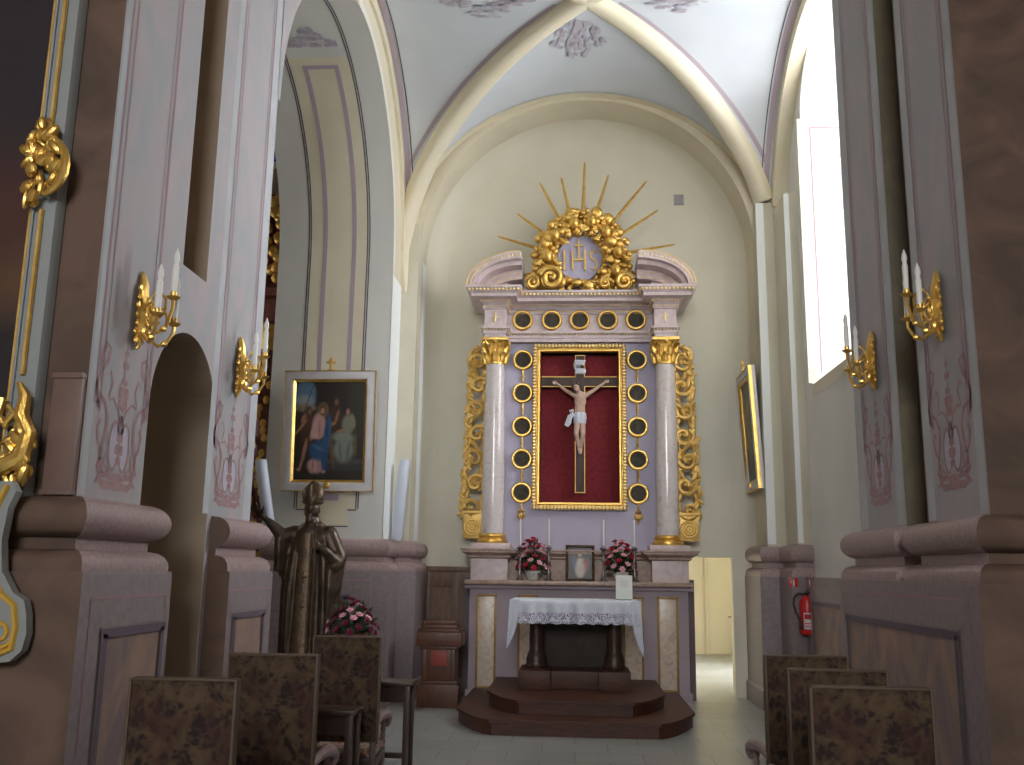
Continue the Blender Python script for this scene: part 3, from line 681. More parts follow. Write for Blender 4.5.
b_ = A(); beads(b_, [(x, y, 1.80) for x, y in steppath(.045, -1.33, 1.43, -.86, .97, 12.3, 12.56, .05)], .012); b_.build('bead_moulding', 'gold_mat', ul)
# back panel with the niche
b_ = A(); NX0, NX1, NZ0, NZ1 = -.47, .58, 2.49, 4.53
b_.box(-1.2, NX0, 12.72, 13.05, 1.85, 4.66); b_.box(NX1, 1.33, 12.72, 13.05, 1.85, 4.66); b_.box(NX0, NX1, 12.72, 13.05, 1.85, NZ0); b_.box(NX0, NX1, 12.72, 13.05, NZ1, 4.66)
b_.build('back_panel', 'lav', alt)
b_ = A(); b_.box(NX0 - .02, NX1 + .02, 12.9, 12.94, NZ0 - .02, NZ1 + .02); b_.build('velvet_panel', 'velvet', alt)
b_ = A()
def frame_sweep(m_, x0, x1, z0, z1, y, prof, mi=0):
    """picture-frame moulding: profile (outward from the opening, towards viewer)"""
    k = len(prof); vs = []
    for (x, z, sx, sz) in ((x0, z0, -1, -1), (x1, z0, 1, -1), (x1, z1, 1, 1), (x0, z1, -1, 1)):
        for o, h in prof: vs.append((x + sx * o, y - h, z + sz * o))
    m_.add(vs, [(i * k + j, i * k + j + 1, ((i + 1) % 4) * k + j + 1, ((i + 1) % 4) * k + j) for i in range(4) for j in range(k - 1)], mi)
frame_sweep(b_, NX0, NX1, NZ0, NZ1, 12.72, [(0, -.18), (0, .03), (.012, .05), (.03, .05), (.045, .03), (.055, .03), (.06, .07), (.085, .08), (.1, .06), (.1, 0)])
nf = b_.build('niche_frame', 'gold', alt)
b_ = A()
for i in range(27):
    for z_ in (NZ0 - .078, NZ1 + .078): b_.ell((NX0 - .07 + (NX1 - NX0 + .14) * i / 26, 12.642, z_), (.021, .026, .034), 6, 5)
for i in range(1, 50):
    for x_ in (NX0 - .078, NX1 + .078): b_.ell((x_, 12.645, NZ0 - .08 + (NZ1 - NZ0 + .16) * i / 50), (.034, .026, .019), 6, 5)
b_.build('egg_moulding', 'gold_pale', nf)
# columns
for cx_ in (-1.075, 1.195):
    c_ = A(); c_.rbox(cx_ - .25, cx_ + .25, 12.27, 12.77, 1.855, 1.93, .006); pl = c_.build('column_plinth', 'alt_white', alt)
    c_ = A(); c_.lathe([(.145, 2.05), (.147, 2.4), (.146, 2.9), (.138, 3.6), (.126, 4.31)], (cx_, 12.5, 0), 40); sh = c_.build('column_shaft', 'col_marble', alt)
    c_ = A(); c_.lathe([(.2, 1.93), (.205, 1.95), (.2, 1.975), (.18, 1.985), (.165, 2.0), (.168, 2.012), (.178, 2.025), (.175, 2.045), (.16, 2.055), (.15, 2.06)], (cx_, 12.5, 0), 40); c_.build('column_base', 'gold', sh)
    c_ = A(); c_.lathe([(.13, 4.3), (.14, 4.305), (.14, 4.325), (.126, 4.33), (.128, 4.42), (.14, 4.52), (.17, 4.6), (.18, 4.62)], (cx_, 12.5, 0), 28)
    for row, (z_, r_, h_, n_) in enumerate(((4.33, .132, .12, 8), (4.42, .14, .13, 8))):
        for i in range(n_):
            a = 2 * PI * (i + .5 * row) / n_; ca, sa = math.cos(a), math.sin(a)
            c_.tube([(cx_ + ca * (r_ + q), 12.5 + sa * (r_ + q), z_ + h_ * v) for q, v in ((.0, 0), (.008, .4), (.02, .75), (.045, .97), (.062, .9), (.06, .8))], [.03, .038, .034, .028, .022, .012], 6)
    for i in range(4):
        a = PI / 4 + i * PI / 2; ca, sa = math.cos(a), math.sin(a)
        for dt in (-.1, .1):
            P_ = Vector((cx_ + ca * .175, 12.5 + sa * .175, 4.57)); tdir = Vector((-sa, ca, 0)) * dt * .4
            c_.tube([P_ + tdir * 1.2 + Vector((-ca * .04, -sa * .04, -.09)), P_ + tdir + Vector((0, 0, -.01)), P_ + tdir * .6 + Vector((ca * .035, sa * .035, .035)), P_ + tdir * .4 + Vector((ca * .06, sa * .06, .0)), P_ + tdir * .4 + Vector((ca * .04, sa * .04, -.015))], [.014, .016, .016, .014, .01], 6)
        c_.ell((cx_ + math.cos(i * PI / 2) * .175, 12.5 + math.sin(i * PI / 2) * .175, 4.6), .03, 8, 6)
    c_.rbox(cx_ - .18, cx_ + .18, 12.32, 12.68, 4.615, 4.66, .01); c_.build('column_capital', 'gold', sh)
# entablature
EP = dict(xl=-1.22, xr=1.34, cl=-.93, cr=1.05, yf=12.34, yc=12.62)
b_ = A(); stepslab(b_, 4.655, 4.8, [(0, 0), (0, .35), (.015, .36), (.015, .65), (.045, .8), (.045, 1)], **EP)
ar_ = b_.build('architrave', 'alt_white', alt, sharp=25)
b_ = A(); beads(b_, [(x, y, 4.755) for x, y in steppath(.03, EP['xl'], EP['xr'], EP['cl'], EP['cr'], EP['yf'], EP['yc'], .042)], .012); b_.build('bead_moulding', 'gold_pale', ar_)
b_ = A(); stepslab(b_, 4.798, 5.1, [(0, 0), (0, .8), (.02, .82), (.02, 1)], **EP); fz = b_.build('frieze', 'alt_white', alt, sharp=25)
b_ = A(); beads(b_, [(x, y, 5.075) for x, y in steppath(.03, EP['xl'], EP['xr'], EP['cl'], EP['cr'], EP['yf'], EP['yc'], .034)], .011)
for cx_ in (-1.075, 1.195):
    b_.rbox(cx_ - .009, cx_ + .009, 12.325, 12.345, 4.86, 5.0, .003); b_.rbox(cx_ - .04, cx_ + .04, 12.325, 12.345, 4.925, 4.943, .003)
b_.build('bead_moulding', 'gold_pale', fz)
EC = dict(xl=-1.22, xr=1.34, cl=-.80, cr=.92, yf=12.34, yc=12.6)
b_ = A(); stepslab(b_, 5.1, 5.31, [(.03, 0), (.06, .1), (.09, .28), (.19, .36), (.19, .56), (.215, .62), (.245, .8), (.26, .86), (.26, 1)], yb=13.02, **{**EC, 'xl': -1.2, 'xr': 1.33, 'cl': -.97, 'cr': 1.09})
co = b_.build('cornice', 'alt_white', alt, sharp=25)
b_ = A(); beads(b_, [(x, y, 5.262) for x, y in steppath(.235, -1.2, 1.33, -.97, 1.09, 12.34, 12.6, .05)], (.02, .02, .024))
beads(b_, [(x, y, 5.14) for x, y in steppath(.085, -1.2, 1.33, -.97, 1.09, 12.34, 12.6, .036)], .012)
b_.build('bead_moulding', 'gold_pale', co)
# curved broken pediments
for sg, xo, xi in ((-1, -1.45, -.72), (1, 1.58, .83)):
    W_ = abs(xo - xi); E0 = [(W_, .47), (W_ - .1, .37), (W_ - .16, .31), (W_ - .28, .21), (W_ - .34, .16)]
    Q = lambda a_, h_: [(xi + sg * x, z) for x, z in arc(0, 5.31, a_, h_, 0, 90, 22)]
    b_ = A()
    b_.prism(Q(*E0[0]) + Q(*E0[1])[::-1], 'y', 12.1, 12.8); b_.prism(Q(*E0[1]) + Q(*E0[2])[::-1], 'y', 12.2, 12.8)
    b_.prism(Q(*E0[2]) + Q(*E0[3])[::-1], 'y', 12.42, 12.8); b_.prism(Q(*E0[3]) + Q(*E0[4])[::-1], 'y', 12.36, 12.8)
    b_.prism([(xi + sg * .2, 5.31)] + [p for p in Q(*E0[4]) if (p[0] - xi) * sg >= .2] + [(xi + sg * .2, 5.46)], 'y', 12.45, 12.8)
    pd = b_.build('curved_pediment', 'alt_white', alt, sharp=30)
    g = A(); beads(g, [(x, 12.1, z) for x, z in [(xi + sg * x, z) for x, z in arc(0, 5.31, W_ - .05, .42, 4, 88, 20)]], (.016, .012, .016))
    beads(g, [(x, 12.36, z) for x, z in [(xi + sg * x, z) for x, z in arc(0, 5.31, W_ - .31, .185, 4, 84, 16)]], .012)
    beads(g, [(x, 12.42, z) for x, z in [(xi + sg * x, z) for x, z in arc(0, 5.31, W_ - .2, .275, 4, 86, 20)]], .011)
    g.tube([(x, 12.1, z) for x, z in [(xi + sg * x, z) for x, z in arc(0, 5.31, W_, .475, 0, 88, 20)]], .009, 6)
    g.build('bead_moulding', 'gold_pale', pd)
# medallions
def medallion(x, z, y):
    r = A(); r.lathe([(.098, 0), (.1, -.03), (.112, -.045), (.128, -.045), (.142, -.025), (.145, 0)], (x, y, z), 32, ax='y')
    o = r.build('medallion', 'gold', alt)
    q = A(); q.lathe([(.0, -.012), (.06, -.012), (.1, -.008), (.1, 0)], (x, y, z), 28, ax='y'); q.build('relic_picture', 'medal', o)
for i, x in enumerate((-.72, -.32, .06, .44, .82)): medallion(x, 4.955, 12.615)
for xx in (-.715, .835):
    zs_ = (4.42, 3.96, 3.5, 3.06, 2.61)
    for z in zs_: medallion(xx, z, 12.715)
    for z in zs_[:-1]:
        l = A(); l.tube([(xx, 12.70, z - .14), (xx, 12.7, z - .3)], [.014, .014], 8); l.ell((xx, 12.7, z - .225), .022, 8, 6); l.build('chain_link', 'gold', alt)
    l = A(); l.tube([(xx, 12.7, 2.48), (xx, 12.69, 2.38)], .012, 8)
    for a in (-.5, 0, .5): l.ell((xx + .05 * math.sin(a), 12.69, 2.31 - .02 * math.cos(a)), (.024, .02, .06), 8, 6, rot=Matrix.Rotation(a * .9, 3, 'Y'))
    l.ell((xx, 12.69, 2.37), (.045, .03, .022), 10, 6); l.ell((xx, 12.68, 2.235), (.012, .012, .03), 8, 6); l.build('tassel_pendant', 'gold', alt)
# gilded openwork side wings
def wing(sg, cx0):
    m_ = A(); rnd = random.Random(11); y0 = 12.83
    X = lambda t, z: cx0 + sg * t
    zt, zb = 4.66, 2.0
    def halfw(z): k = (zt - z) / (zt - zb); return .115 + .055 * k
    def mid(z): return X(.12 + .055 * (zt - z) / (zt - zb), z)
    # undulating main stem with leaves
    st = []
    for i in range(60):
        z = zb + .3 + (zt - zb - .32) * i / 59; st.append((mid(z) + sg * math.sin(i / 59 * 5 * PI) * halfw(z) * .75, y0 - .02 * math.cos(i / 59 * 5 * PI * 2), z))
    m_.tube(st, [.04 + .014 * math.sin(i * 1.3) for i in range(60)], 8)
    for k_ in range(7):
        z = zb + .4 + k_ * .335; s_ = 1 if k_ % 2 else -1
        pts = spiral(mid(z) - s_ * sg * .02, z, .13, .03, PI * (.5 - .5 * s_), -.95 * s_ * sg * 1.2, 20)
        m_.tube([(p, y0 - .03 - .02 * i / 20, q) for i, (p, q) in enumerate(pts)], [.038 - .014 * i / 20 for i in range(21)], 7)
        m_.ell((mid(z) - s_ * sg * .02, y0 - .05, z), (.035, .03, .035), 8, 6)
    for i in range(210):       # acanthus leaf lobes along the edges
        z = zb + .32 + (zt - zb - .4) * ((i // 2) + rnd.random() * .6) / 105; s_ = 1 if i % 2 else -1
        x = mid(z) + s_ * halfw(z) * rnd.uniform(.55, 1.05)
        m_.ell((x, y0 - rnd.uniform(.0, .05), z), (rnd.uniform(.02, .034), .02, rnd.uniform(.04, .085)), 7, 5, rot=Matrix.Rotation(rnd.uniform(-1.1, 1.1), 3, 'Y'))
    # foot block with volute
    m_.rbox(min(mid(2.1) - .13, mid(2.1) + .13), mid(2.1) + .13, y0 - .05, y0 + .06, 2.0, 2.34, .012)
    for R_ in (.1, .065, .03): m_.ring((mid(2.1), y0 - .055, 2.15), R_, .018, 'y', 20, 6)
    m_.rbox(mid(2.36) - .15, mid(2.36) + .15, y0 - .07, y0 + .06, 2.33, 2.37, .008)
    pts = spiral(mid(4.5) + sg * .02, 4.48, .13, .02, PI / 2, sg * -1.2, 20); m_.tube([(p, y0 - .03, q) for p, q in pts], .03, 7)
    return m_.build('side_wing', 'gold_mat', alt)
wing(-1, -1.2); wing(1, 1.33)
# glory
GCX, GCZ = .08, 5.84
rays = [(-1.08, 6.21), (-.81, 6.54), (-.5, 7.0), (-.2, 7.07), (.13, 7.3), (.46, 7.1), (.99, 7.0), (1.14, 6.57), (1.36, 6.07), (-.78, 5.62), (1.0, 5.62)]
for tx, tz in rays:
    dx, dz = tx - GCX, tz - GCZ; L_ = math.hypot(dx, dz); ux, uz = dx / L_, dz / L_; px, pz = -uz, ux; r_ = A(); w0, w1 = .07, .028
    for off, s_ in ((0, 1),):
        b0 = (GCX + ux * .35 + px * off, GCZ + uz * .35 + pz * off); e0 = (GCX + dx * s_ + px * off * 1.6, GCZ + dz * s_ + pz * off * 1.6)
        vs = [(b0[0] + px * w0 / 2, 12.72, b0[1] + pz * w0 / 2), (b0[0] - px * w0 / 2, 12.72, b0[1] - pz * w0 / 2), (b0[0], 12.68, b0[1]), (b0[0], 12.76, b0[1])]
        vs += [(e0[0] + px * w1 / 2, 12.72, e0[1] + pz * w1 / 2), (e0[0] - px * w1 / 2, 12.72, e0[1] - pz * w1 / 2), (e0[0], 12.71, e0[1]), (e0[0], 12.73, e0[1]), (e0[0] + ux * .03, 12.72, e0[1] + uz * .03)]
        r_.add(vs, [(0, 2, 6, 4), (2, 1, 5, 6), (1, 3, 7, 5), (3, 0, 4, 7), (4, 6, 8), (6, 5, 8), (5, 7, 8), (7, 4, 8), (0, 3, 1, 2)])
    r_.build('gilded_ray', 'gold_mat', alt)
m_ = A(); rnd = random.Random(21)
def inhole(x, z): return ((x - .06) / .33) ** 2 + ((z - 5.83) / .35) ** 2 < 1
def inarch(x, z): 
    if z < 5.32: return False
    if z > 5.85: return ((x - .09) / .66) ** 2 + ((z - 5.85) / .68) ** 2 < 1
    return abs(x - .09) < .66 + .06 * (5.85 - z)
cnt = 0
while cnt < 420:
    x, z = rnd.uniform(-.7, .9), rnd.uniform(5.34, 6.52)
    if not inarch(x, z) or inhole(x, z): continue
    cnt += 1
    e = min(1, abs(math.hypot((x - .07), (z - 5.84)) - .46) / .25)
    r = rnd.uniform(.025, .06) + .03 * (cnt % 9 == 0)
    m_.ell((x, 12.58 + .1 * e - rnd.uniform(0, .17), z), (r, r * .85, r * rnd.uniform(.8, 1.2)), 9, 6)
for cx_, cz_ in ((-.28, 6.1), (.42, 6.15), (-.38, 5.8), (.58, 5.85), (-.02, 6.28), (.22, 6.3), (.55, 5.6)):   # cherub heads with wings
    m_.ell((cx_, 12.4, cz_), (.07, .07, .08), 12, 8); m_.ell((cx_, 12.41, cz_ + .035), (.075, .07, .06), 10, 6); m_.ell((cx_, 12.325, cz_ - .01), (.014, .014, .018), 6, 5)
    for s_ in (-1, 1):
        for q in range(3): m_.ell((cx_ + s_ * (.1 + q * .022), 12.43, cz_ - .05 - q * .02), (.06, .02, .024), 8, 5, rot=Matrix.Rotation(s_ * (.5 - .4 * q), 3, 'Y'))
m_.build('cloud_carving', 'gold', alt)
for cx_, cz_, R_, sg in ((-.33, 5.48, .16, 1), (-.58, 5.42, .1, 1), (.66, 5.43, .12, -1), (.4, 5.41, .08, -1)):
    v_ = A(); pts = spiral(cx_, cz_, R_, R_ * .18, PI * .9 if sg > 0 else PI * .1, sg * -1.6, 30)
    v_.tube([(p, 12.36 - .05 * i / 30, q) for i, (p, q) in enumerate(pts)], [R_ * .32 - R_ * .16 * i / 30 for i in range(31)], 8); v_.ell((cx_, 12.33, cz_), R_ * .24, 10, 7)
    v_.lathe([(R_ * .85, 12.4), (R_ * .95, 12.52), (R_ * .9, 12.62)], (cx_, 0, cz_), 20, ax='y')
    v_.build('gilded_volute', 'gold', alt)
b_ = A(); b_.prism([(x, z) for x, z in arc(.06, 5.83, .3, .33, 0, 360, 32)][:-1], 'y', 12.58, 12.7); b_.prism([(-.5, 5.31), (.68, 5.31), (.5, 5.7), (-.3, 5.7)], 'y', 12.66, 12.75)
pm = b_.build('monogram_plate', 'lav', alt)
l = A(); z0, z1, yl = 5.66, 5.95, 12.57
l.box(-.165, -.14, yl - .02, yl + .012, z0, z1)
for x in (-.05, .12): l.box(x, x + .024, yl - .02, yl + .012, z0, z1)
l.box(-.04, .13, yl - .02, yl + .012, 5.795, 5.815); l.box(.035, .055, yl - .02, yl + .012, 5.805, 6.1); l.box(-.015, .105, yl - .02, yl + .012, 6.0, 6.02)
l.tube([(.25 + .045 * math.cos(a), yl, 5.875 + .06 * math.sin(a)) for a in [.3 + i * .35 for i in range(12)]] + [(.25 + .045 * math.cos(a), yl, 5.735 + .065 * math.sin(a)) for a in [1.5 - i * .35 for i in range(12)]], .011, 6)
l.build('monogram_letters', 'gold', pm)

# ================================================================== CRUCIFIX
cr = thing('crucifix', 'dark wooden crucifix with pale figure hanging before red velvet niche', 'crucifix', (.065, 12.78, 2.62))
K = lambda: MB((.065, 12.78, 2.62))
c_ = K(); c_.rbox(.0, .13, 12.76, 12.8, 2.62, 4.5, .004); c_.rbox(-.465, .575, 12.762, 12.798, 4.06, 4.2, .004); cb = c_.build('cross', 'crosswood', cr)
c_ = K()
for x in (.002, .128):
    c_.box(x - .005, x + .005, 12.752, 12.765, 2.62, 4.06); c_.box(x - .005, x + .005, 12.752, 12.765, 4.2, 4.5)
for z in (4.063, 4.197):
    c_.box(-.465, .0, 12.752, 12.765, z - .005, z + .005); c_.box(.13, .575, 12.752, 12.765, z - .005, z + .005)
for z in (2.622, 4.497): c_.box(0, .13, 12.752, 12.765, z - .006, z + .006)
c_.build('gilded_edging', 'gold_mat', cb)
c_ = K(); vs = []
for j in range(9):
    z = 4.23 + .2 * j / 8; yy = 12.745 - .018 * math.sin(j * 1.1)
    for i in range(5): vs.append((-.015 + .15 * i / 4 + .012 * math.sin(j * .9), yy - .008 * math.sin(i * 1.4), z))
c_.add(vs, [(j * 5 + i, j * 5 + i + 1, (j + 1) * 5 + i + 1, (j + 1) * 5 + i) for j in range(8) for i in range(4)])
ti = c_.build('titulus', 'linen', cr); so_ = ti.modifiers.new('thick', 'SOLIDIFY'); so_.thickness = .006
c_ = K(); yb = 12.722
def seg(x0, z0, x1, z1): c_.tube([(x0, yb, z0), (x1, yb, z1)], .0035, 5)
x = .012; zz0, zz1 = 4.31, 4.36
seg(x, zz0, x, zz1); x += .014; seg(x, zz0, x, zz1); seg(x, zz1, x + .022, zz0); seg(x + .022, zz0, x + .022, zz1); x += .037
seg(x, zz0, x, zz1); seg(x, zz1, x + .016, zz1 - .008); seg(x + .016, zz1 - .008, x + .016, zz1 - .022); seg(x + .016, zz1 - .022, x, zz1 - .028); seg(x + .004, zz1 - .028, x + .02, zz0); x += .034; seg(x, zz0, x, zz1)
c_.build('titulus_letters', 'ink', ti)
def limb(m_, pts, rs, seg=10):
    """tapering limb with rounded ends, dense enough to fuse"""
    P = [Vector(p) for p in pts]; Q = []; R = []
    for i in range(len(P) - 1):
        for k in range(6): Q.append(P[i].lerp(P[i + 1], k / 6)); R.append(rs[i] + (rs[i + 1] - rs[i]) * k / 6)
    Q.append(P[-1]); R.append(rs[-1]); m_.tube(Q, R, seg); m_.ell(Q[0], R[0], 10, 8); m_.ell(Q[-1], R[-1], 10, 8)
def fuse(o, size, smooth=4):
    r = o.modifiers.new('fuse', 'REMESH'); r.mode = 'VOXEL'; r.voxel_size = size; r.use_smooth_shade = True
    s_ = o.modifiers.new('smooth', 'SMOOTH'); s_.factor = .5; s_.iterations = smooth
f = K(); Y = 12.69
HL, HR = (-.25, 12.735, 4.1), (.4, 12.735, 4.12)
SL, SR = (-.0, Y, 3.92), (.14, Y, 3.925)
limb(f, [SL, (-.13, Y + .02, 4.0), HL], [.034, .025, .014]); limb(f, [SR, (.27, Y + .02, 4.015), HR], [.034, .025, .014])
f.ell((.068, Y, 3.85), (.082, .055, .1)); f.ell((.068, Y - .01, 3.87), (.076, .055, .07)); f.ell((.064, Y, 3.75), (.064, .045, .12)); f.ell((.062, Y, 3.64), (.07, .05, .08))
limb(f, [SL, (.065, Y, 3.95), SR], [.034, .042, .034]); limb(f, [(.05, Y - .01, 3.95), (.035, Y - .03, 4.0)], [.032, .03])
f.ell((.012, Y - .045, 4.035), (.042, .048, .058), rot=Matrix.Rotation(-.35, 3, 'Y')); f.ell((.004, Y - .08, 3.995), (.026, .024, .03)); f.ell((.012, Y - .095, 4.03), (.009, .014, .014))
limb(f, [(.03, Y, 3.6), (.012, Y - .06, 3.385), (.055, Y + .01, 3.2)], [.044, .033, .022]); limb(f, [(.095, Y, 3.6), (.105, Y - .05, 3.385), (.075, Y, 3.2)], [.044, .033, .022])
limb(f, [(.055, Y + .01, 3.2), (.062, Y - .03, 3.135)], [.024, .016]); limb(f, [(.075, Y, 3.2), (.075, Y - .045, 3.135)], [.024, .016])
for (hx, hy, hz), s_ in ((HL, -1), (HR, 1)):
    f.ell((hx + s_ * .018, hy, hz + .008), (.026, .012, .02))
    for q in range(4): limb(f, [(hx + s_ * .035, hy - .004, hz + .022 - q * .01), (hx + s_ * (.058 - .004 * abs(q - 1.3)), hy - .014, hz + .03 - q * .012)], [.006, .005], 6)
    limb(f, [(hx + s_ * .015, hy - .004, hz + .02), (hx + s_ * .03, hy - .02, hz + .042)], [.006, .005], 6)
co_ = f.build('figure', 'skin', cr); fuse(co_, .0055, 3)
f = K(); f.ell((.022, Y - .02, 4.065), (.05, .05, .05)); f.ell((-.03, Y - .02, 4.02), (.02, .03, .06)); f.ell((.055, Y - .01, 4.01), (.02, .035, .06)); f.ell((-.002, Y - .09, 3.965), (.016, .016, .028)); f.ring((.018, Y - .04, 4.07), .045, .009, 'z', 16, 6)
f.build('hair', 'crosswood', co_)
f = K(); f.lathe([(.078, 3.54), (.086, 3.56), (.088, 3.62), (.084, 3.67), (.076, 3.69)], (.062, Y - .005, 0), 28, wob=lambda a, h: (1 + .06 * math.sin(7 * a + h * 30)) * (.72 + .28 * abs(math.cos(a))))
f.tube([(-.02, Y - .07, 3.66), (-.07, Y - .08, 3.62), (-.09, Y - .07, 3.55), (-.12, Y - .06, 3.5)], [.028, .035, .04, .03], 8); f.tube([(-.04, Y - .07, 3.65), (-.055, Y - .09, 3.7), (-.02, Y - .09, 3.71)], [.02, .03, .02], 8)
f.build('loincloth', 'linen', co_)
# ================================================================== IN FRONT OF THE ALTAR
pf = thing('altar_platform', 'low two-step red-brown wooden platform with canted corners under the altar table', 'platform', (0, 11, 0))
def canted(xl, xr, yf, yc, cw): # plan with concave canted corners
    L_ = [(xl, 12.3), (xl, yc), (xl + cw * .22, yc - (yc - yf) * .34), (xl + cw * .52, yc - (yc - yf) * .7), (xl + cw * .8, yc - (yc - yf) * .92), (xl + cw, yf)]
    return L_ + [(xr - (x - xl), y) for x, y in L_[::-1]]
for z0, z1, a in ((0, .15, (-1.24, 1.24, 9.8, 10.6, .42)), (.15, .29, (-.95, .97, 10.18, 10.95, .38))):
    m_ = MB((0, 11, 0)); P = canted(*a); m_.prism(P, 'z', z0, z1 - .03)
    g = [(x + (.02 if x > 0 else -.02) * (1 if y > 9 else 1), y - .025) for x, y in P]; m_.prism(g, 'z', z1 - .032, z1)
    m_.build('step', 'wood', pf)
tb = thing('altar_table', 'dark brown wooden altar table on two turned supports and a plinth', 'altar table', (0, 11.3, .29))
K = lambda: MB((0, 11.3, .29))
m_ = K(); m_.rbox(-.68, .68, 11.0, 11.75, 1.2, 1.265, .012); m_.box(-.6, .6, 11.08, 11.68, 1.12, 1.2); m_.build('table_top', 'wood', tb)
m_ = K(); m_.rbox(-.3, .32, 11.1, 11.62, .29, .49, .01); m_.build('plinth_beam', 'wood', tb)
m_ = K(); m_.rbox(-.52, .55, 11.58, 11.64, .49, 1.13, .006); o = m_.build('back_board', 'dark_panel', tb); o['label'] = 'plain dark brown board between the supports'
for x in (-.43, .46):
    m_ = K(); m_.rbox(x - .2, x + .16, 10.98, 11.68, .29, .5, .012); m_.build('plinth_block', 'wood', tb)
    m_ = K(); m_.lathe([(.125, .5), (.13, .53), (.115, .56), (.12, .6), (.105, .65), (.09, .68), (.08, .72), (.085, .8), (.082, .95), (.085, 1.04), (.1, 1.06), (.09, 1.08), (.12, 1.12)], (x - .01, 11.3, 0), 24); m_.build('support', 'wood_dark', tb)
# cloth: top, front fall with lace border, long corner falls
cl = MB((0, 11.3, 1.27)); cols = []
XS = [-.72 + 1.44 * i / 48 for i in range(49)]
def fold(x, q): return .018 * q * math.sin(x * 21 + 1.3 * math.sin(x * 5)) + .012 * q * math.sin(x * 47)
rows = [[(x, 11.78, 1.272) for x in XS], [(x, 11.4, 1.273) for x in XS], [(x, 11.0, 1.272) for x in XS]]
for q, dz in ((.2, .02), (.5, .06), (.8, .1), (1, .14)): rows.append([(x * (1 + .02 * q), 10.975 - fold(x, q), 1.272 - dz) for x in XS])
vs = [p for r in rows for p in r]; cl.add(vs, [(j * 49 + i, j * 49 + i + 1, (j + 1) * 49 + i + 1, (j + 1) * 49 + i) for j in range(len(rows) - 1) for i in range(48)])
for s_ in (-1, 1):      # side falls, longest at the front corner
    vs = []; ny, nz_ = 14, 9
    for i in range(ny + 1):
        t_ = i / ny; y = 10.985 + .79 * t_; ln = .34 * (1 - t_) ** 1.6 + .19
        if s_ > 0: ln *= 1.1
        for j in range(nz_ + 1):
            q = j / nz_; vs.append((s_ * (.722 + .035 * q + .012 * q * math.sin(y * 40)), y + .03 * q * math.sin(y * 25) - .03 * q * (1 - t_), 1.272 - ln * q))
    cl.add(vs, [(i * (nz_ + 1) + j, i * (nz_ + 1) + j + 1, (i + 1) * (nz_ + 1) + j + 1, (i + 1) * (nz_ + 1) + j) for i in range(ny) for j in range(nz_)])
    # folded corner lappet that hangs in front
    vs = []
    for j in range(10):
        q = j / 9; wd = .1 * (1 - q ** 3) + .012
        for i in range(5):
            u = i / 4; vs.append((s_ * (.735 + .03 * q - wd * (1 - u)), 10.965 - .015 * math.sin(u * 6) * q, 1.272 - (.53 if s_ < 0 else .6) * q))
    cl.add(vs, [(j * 5 + i, j * 5 + i + 1, (j + 1) * 5 + i + 1, (j + 1) * 5 + i) for j in range(9) for i in range(4)])
cloth = tag(cl.build('tablecloth', 'linen', sharp=80), 'white altar cloth with lace front draped over the wooden table', 'tablecloth')
lc = MB((0, 11.3, 1.27)); rows = []
for k_, q in enumerate((0, .33, .66, 1)): rows.append([(x * 1.02, 10.968 - fold(x, 1 + .4 * q), 1.135 - .115 * q - (.014 * abs(math.sin(x * 24)) if k_ == 3 else 0)) for x in XS])
lc.add([p for r in rows for p in r], [(j * 49 + i, j * 49 + i + 1, (j + 1) * 49 + i + 1, (j + 1) * 49 + i) for j in range(3) for i in range(48)])
for i in range(8):      # embroidered florets on the lace
    x = -.58 + i * .165; lc.ell((x, 10.935, 1.06), (.018, .004, .03), 8, 5, 1); lc.ell((x - .025, 10.935, 1.045), (.014, .004, .014), 8, 5, 1); lc.ell((x + .025, 10.935, 1.045), (.014, .004, .014), 8, 5, 1)
lb = lc.build('lace_border', ['lace', 'linen'], sharp=80); lb.parent = cloth; lb.location = (0, 0, 0); lb['label'] = 'translucent white lace border'
cd = MB((.565, 11.25, 1.275)); cd.T = Matrix.Translation((.565, 11.25, 1.286)) @ Matrix.Rotation(-.16, 4, 'X')
cd.rbox(-.095, .095, -.006, .006, 0, .27, .002); cd.box(-.09, .09, .008, .06, 0, .006); cd.add([(-.02, .006, .2), (.02, .006, .2), (.02, .09, 0), (-.02, .09, 0)], [(0, 1, 2, 3)])
cdo = tag(cd.build('altar_card', 'paper'), 'white upright card standing at the right end of altar cloth', 'card')
q = MB((.565, 11.25, 1.275)); q.T = cd.T
for zz in (.2, .18, .16, .14): q.box(-.05, .05, -.0075, -.006, zz, zz + .004)
qq = q.build('card_text', 'mauve_pale'); qq.parent = cdo; qq.location = (0, 0, 0)

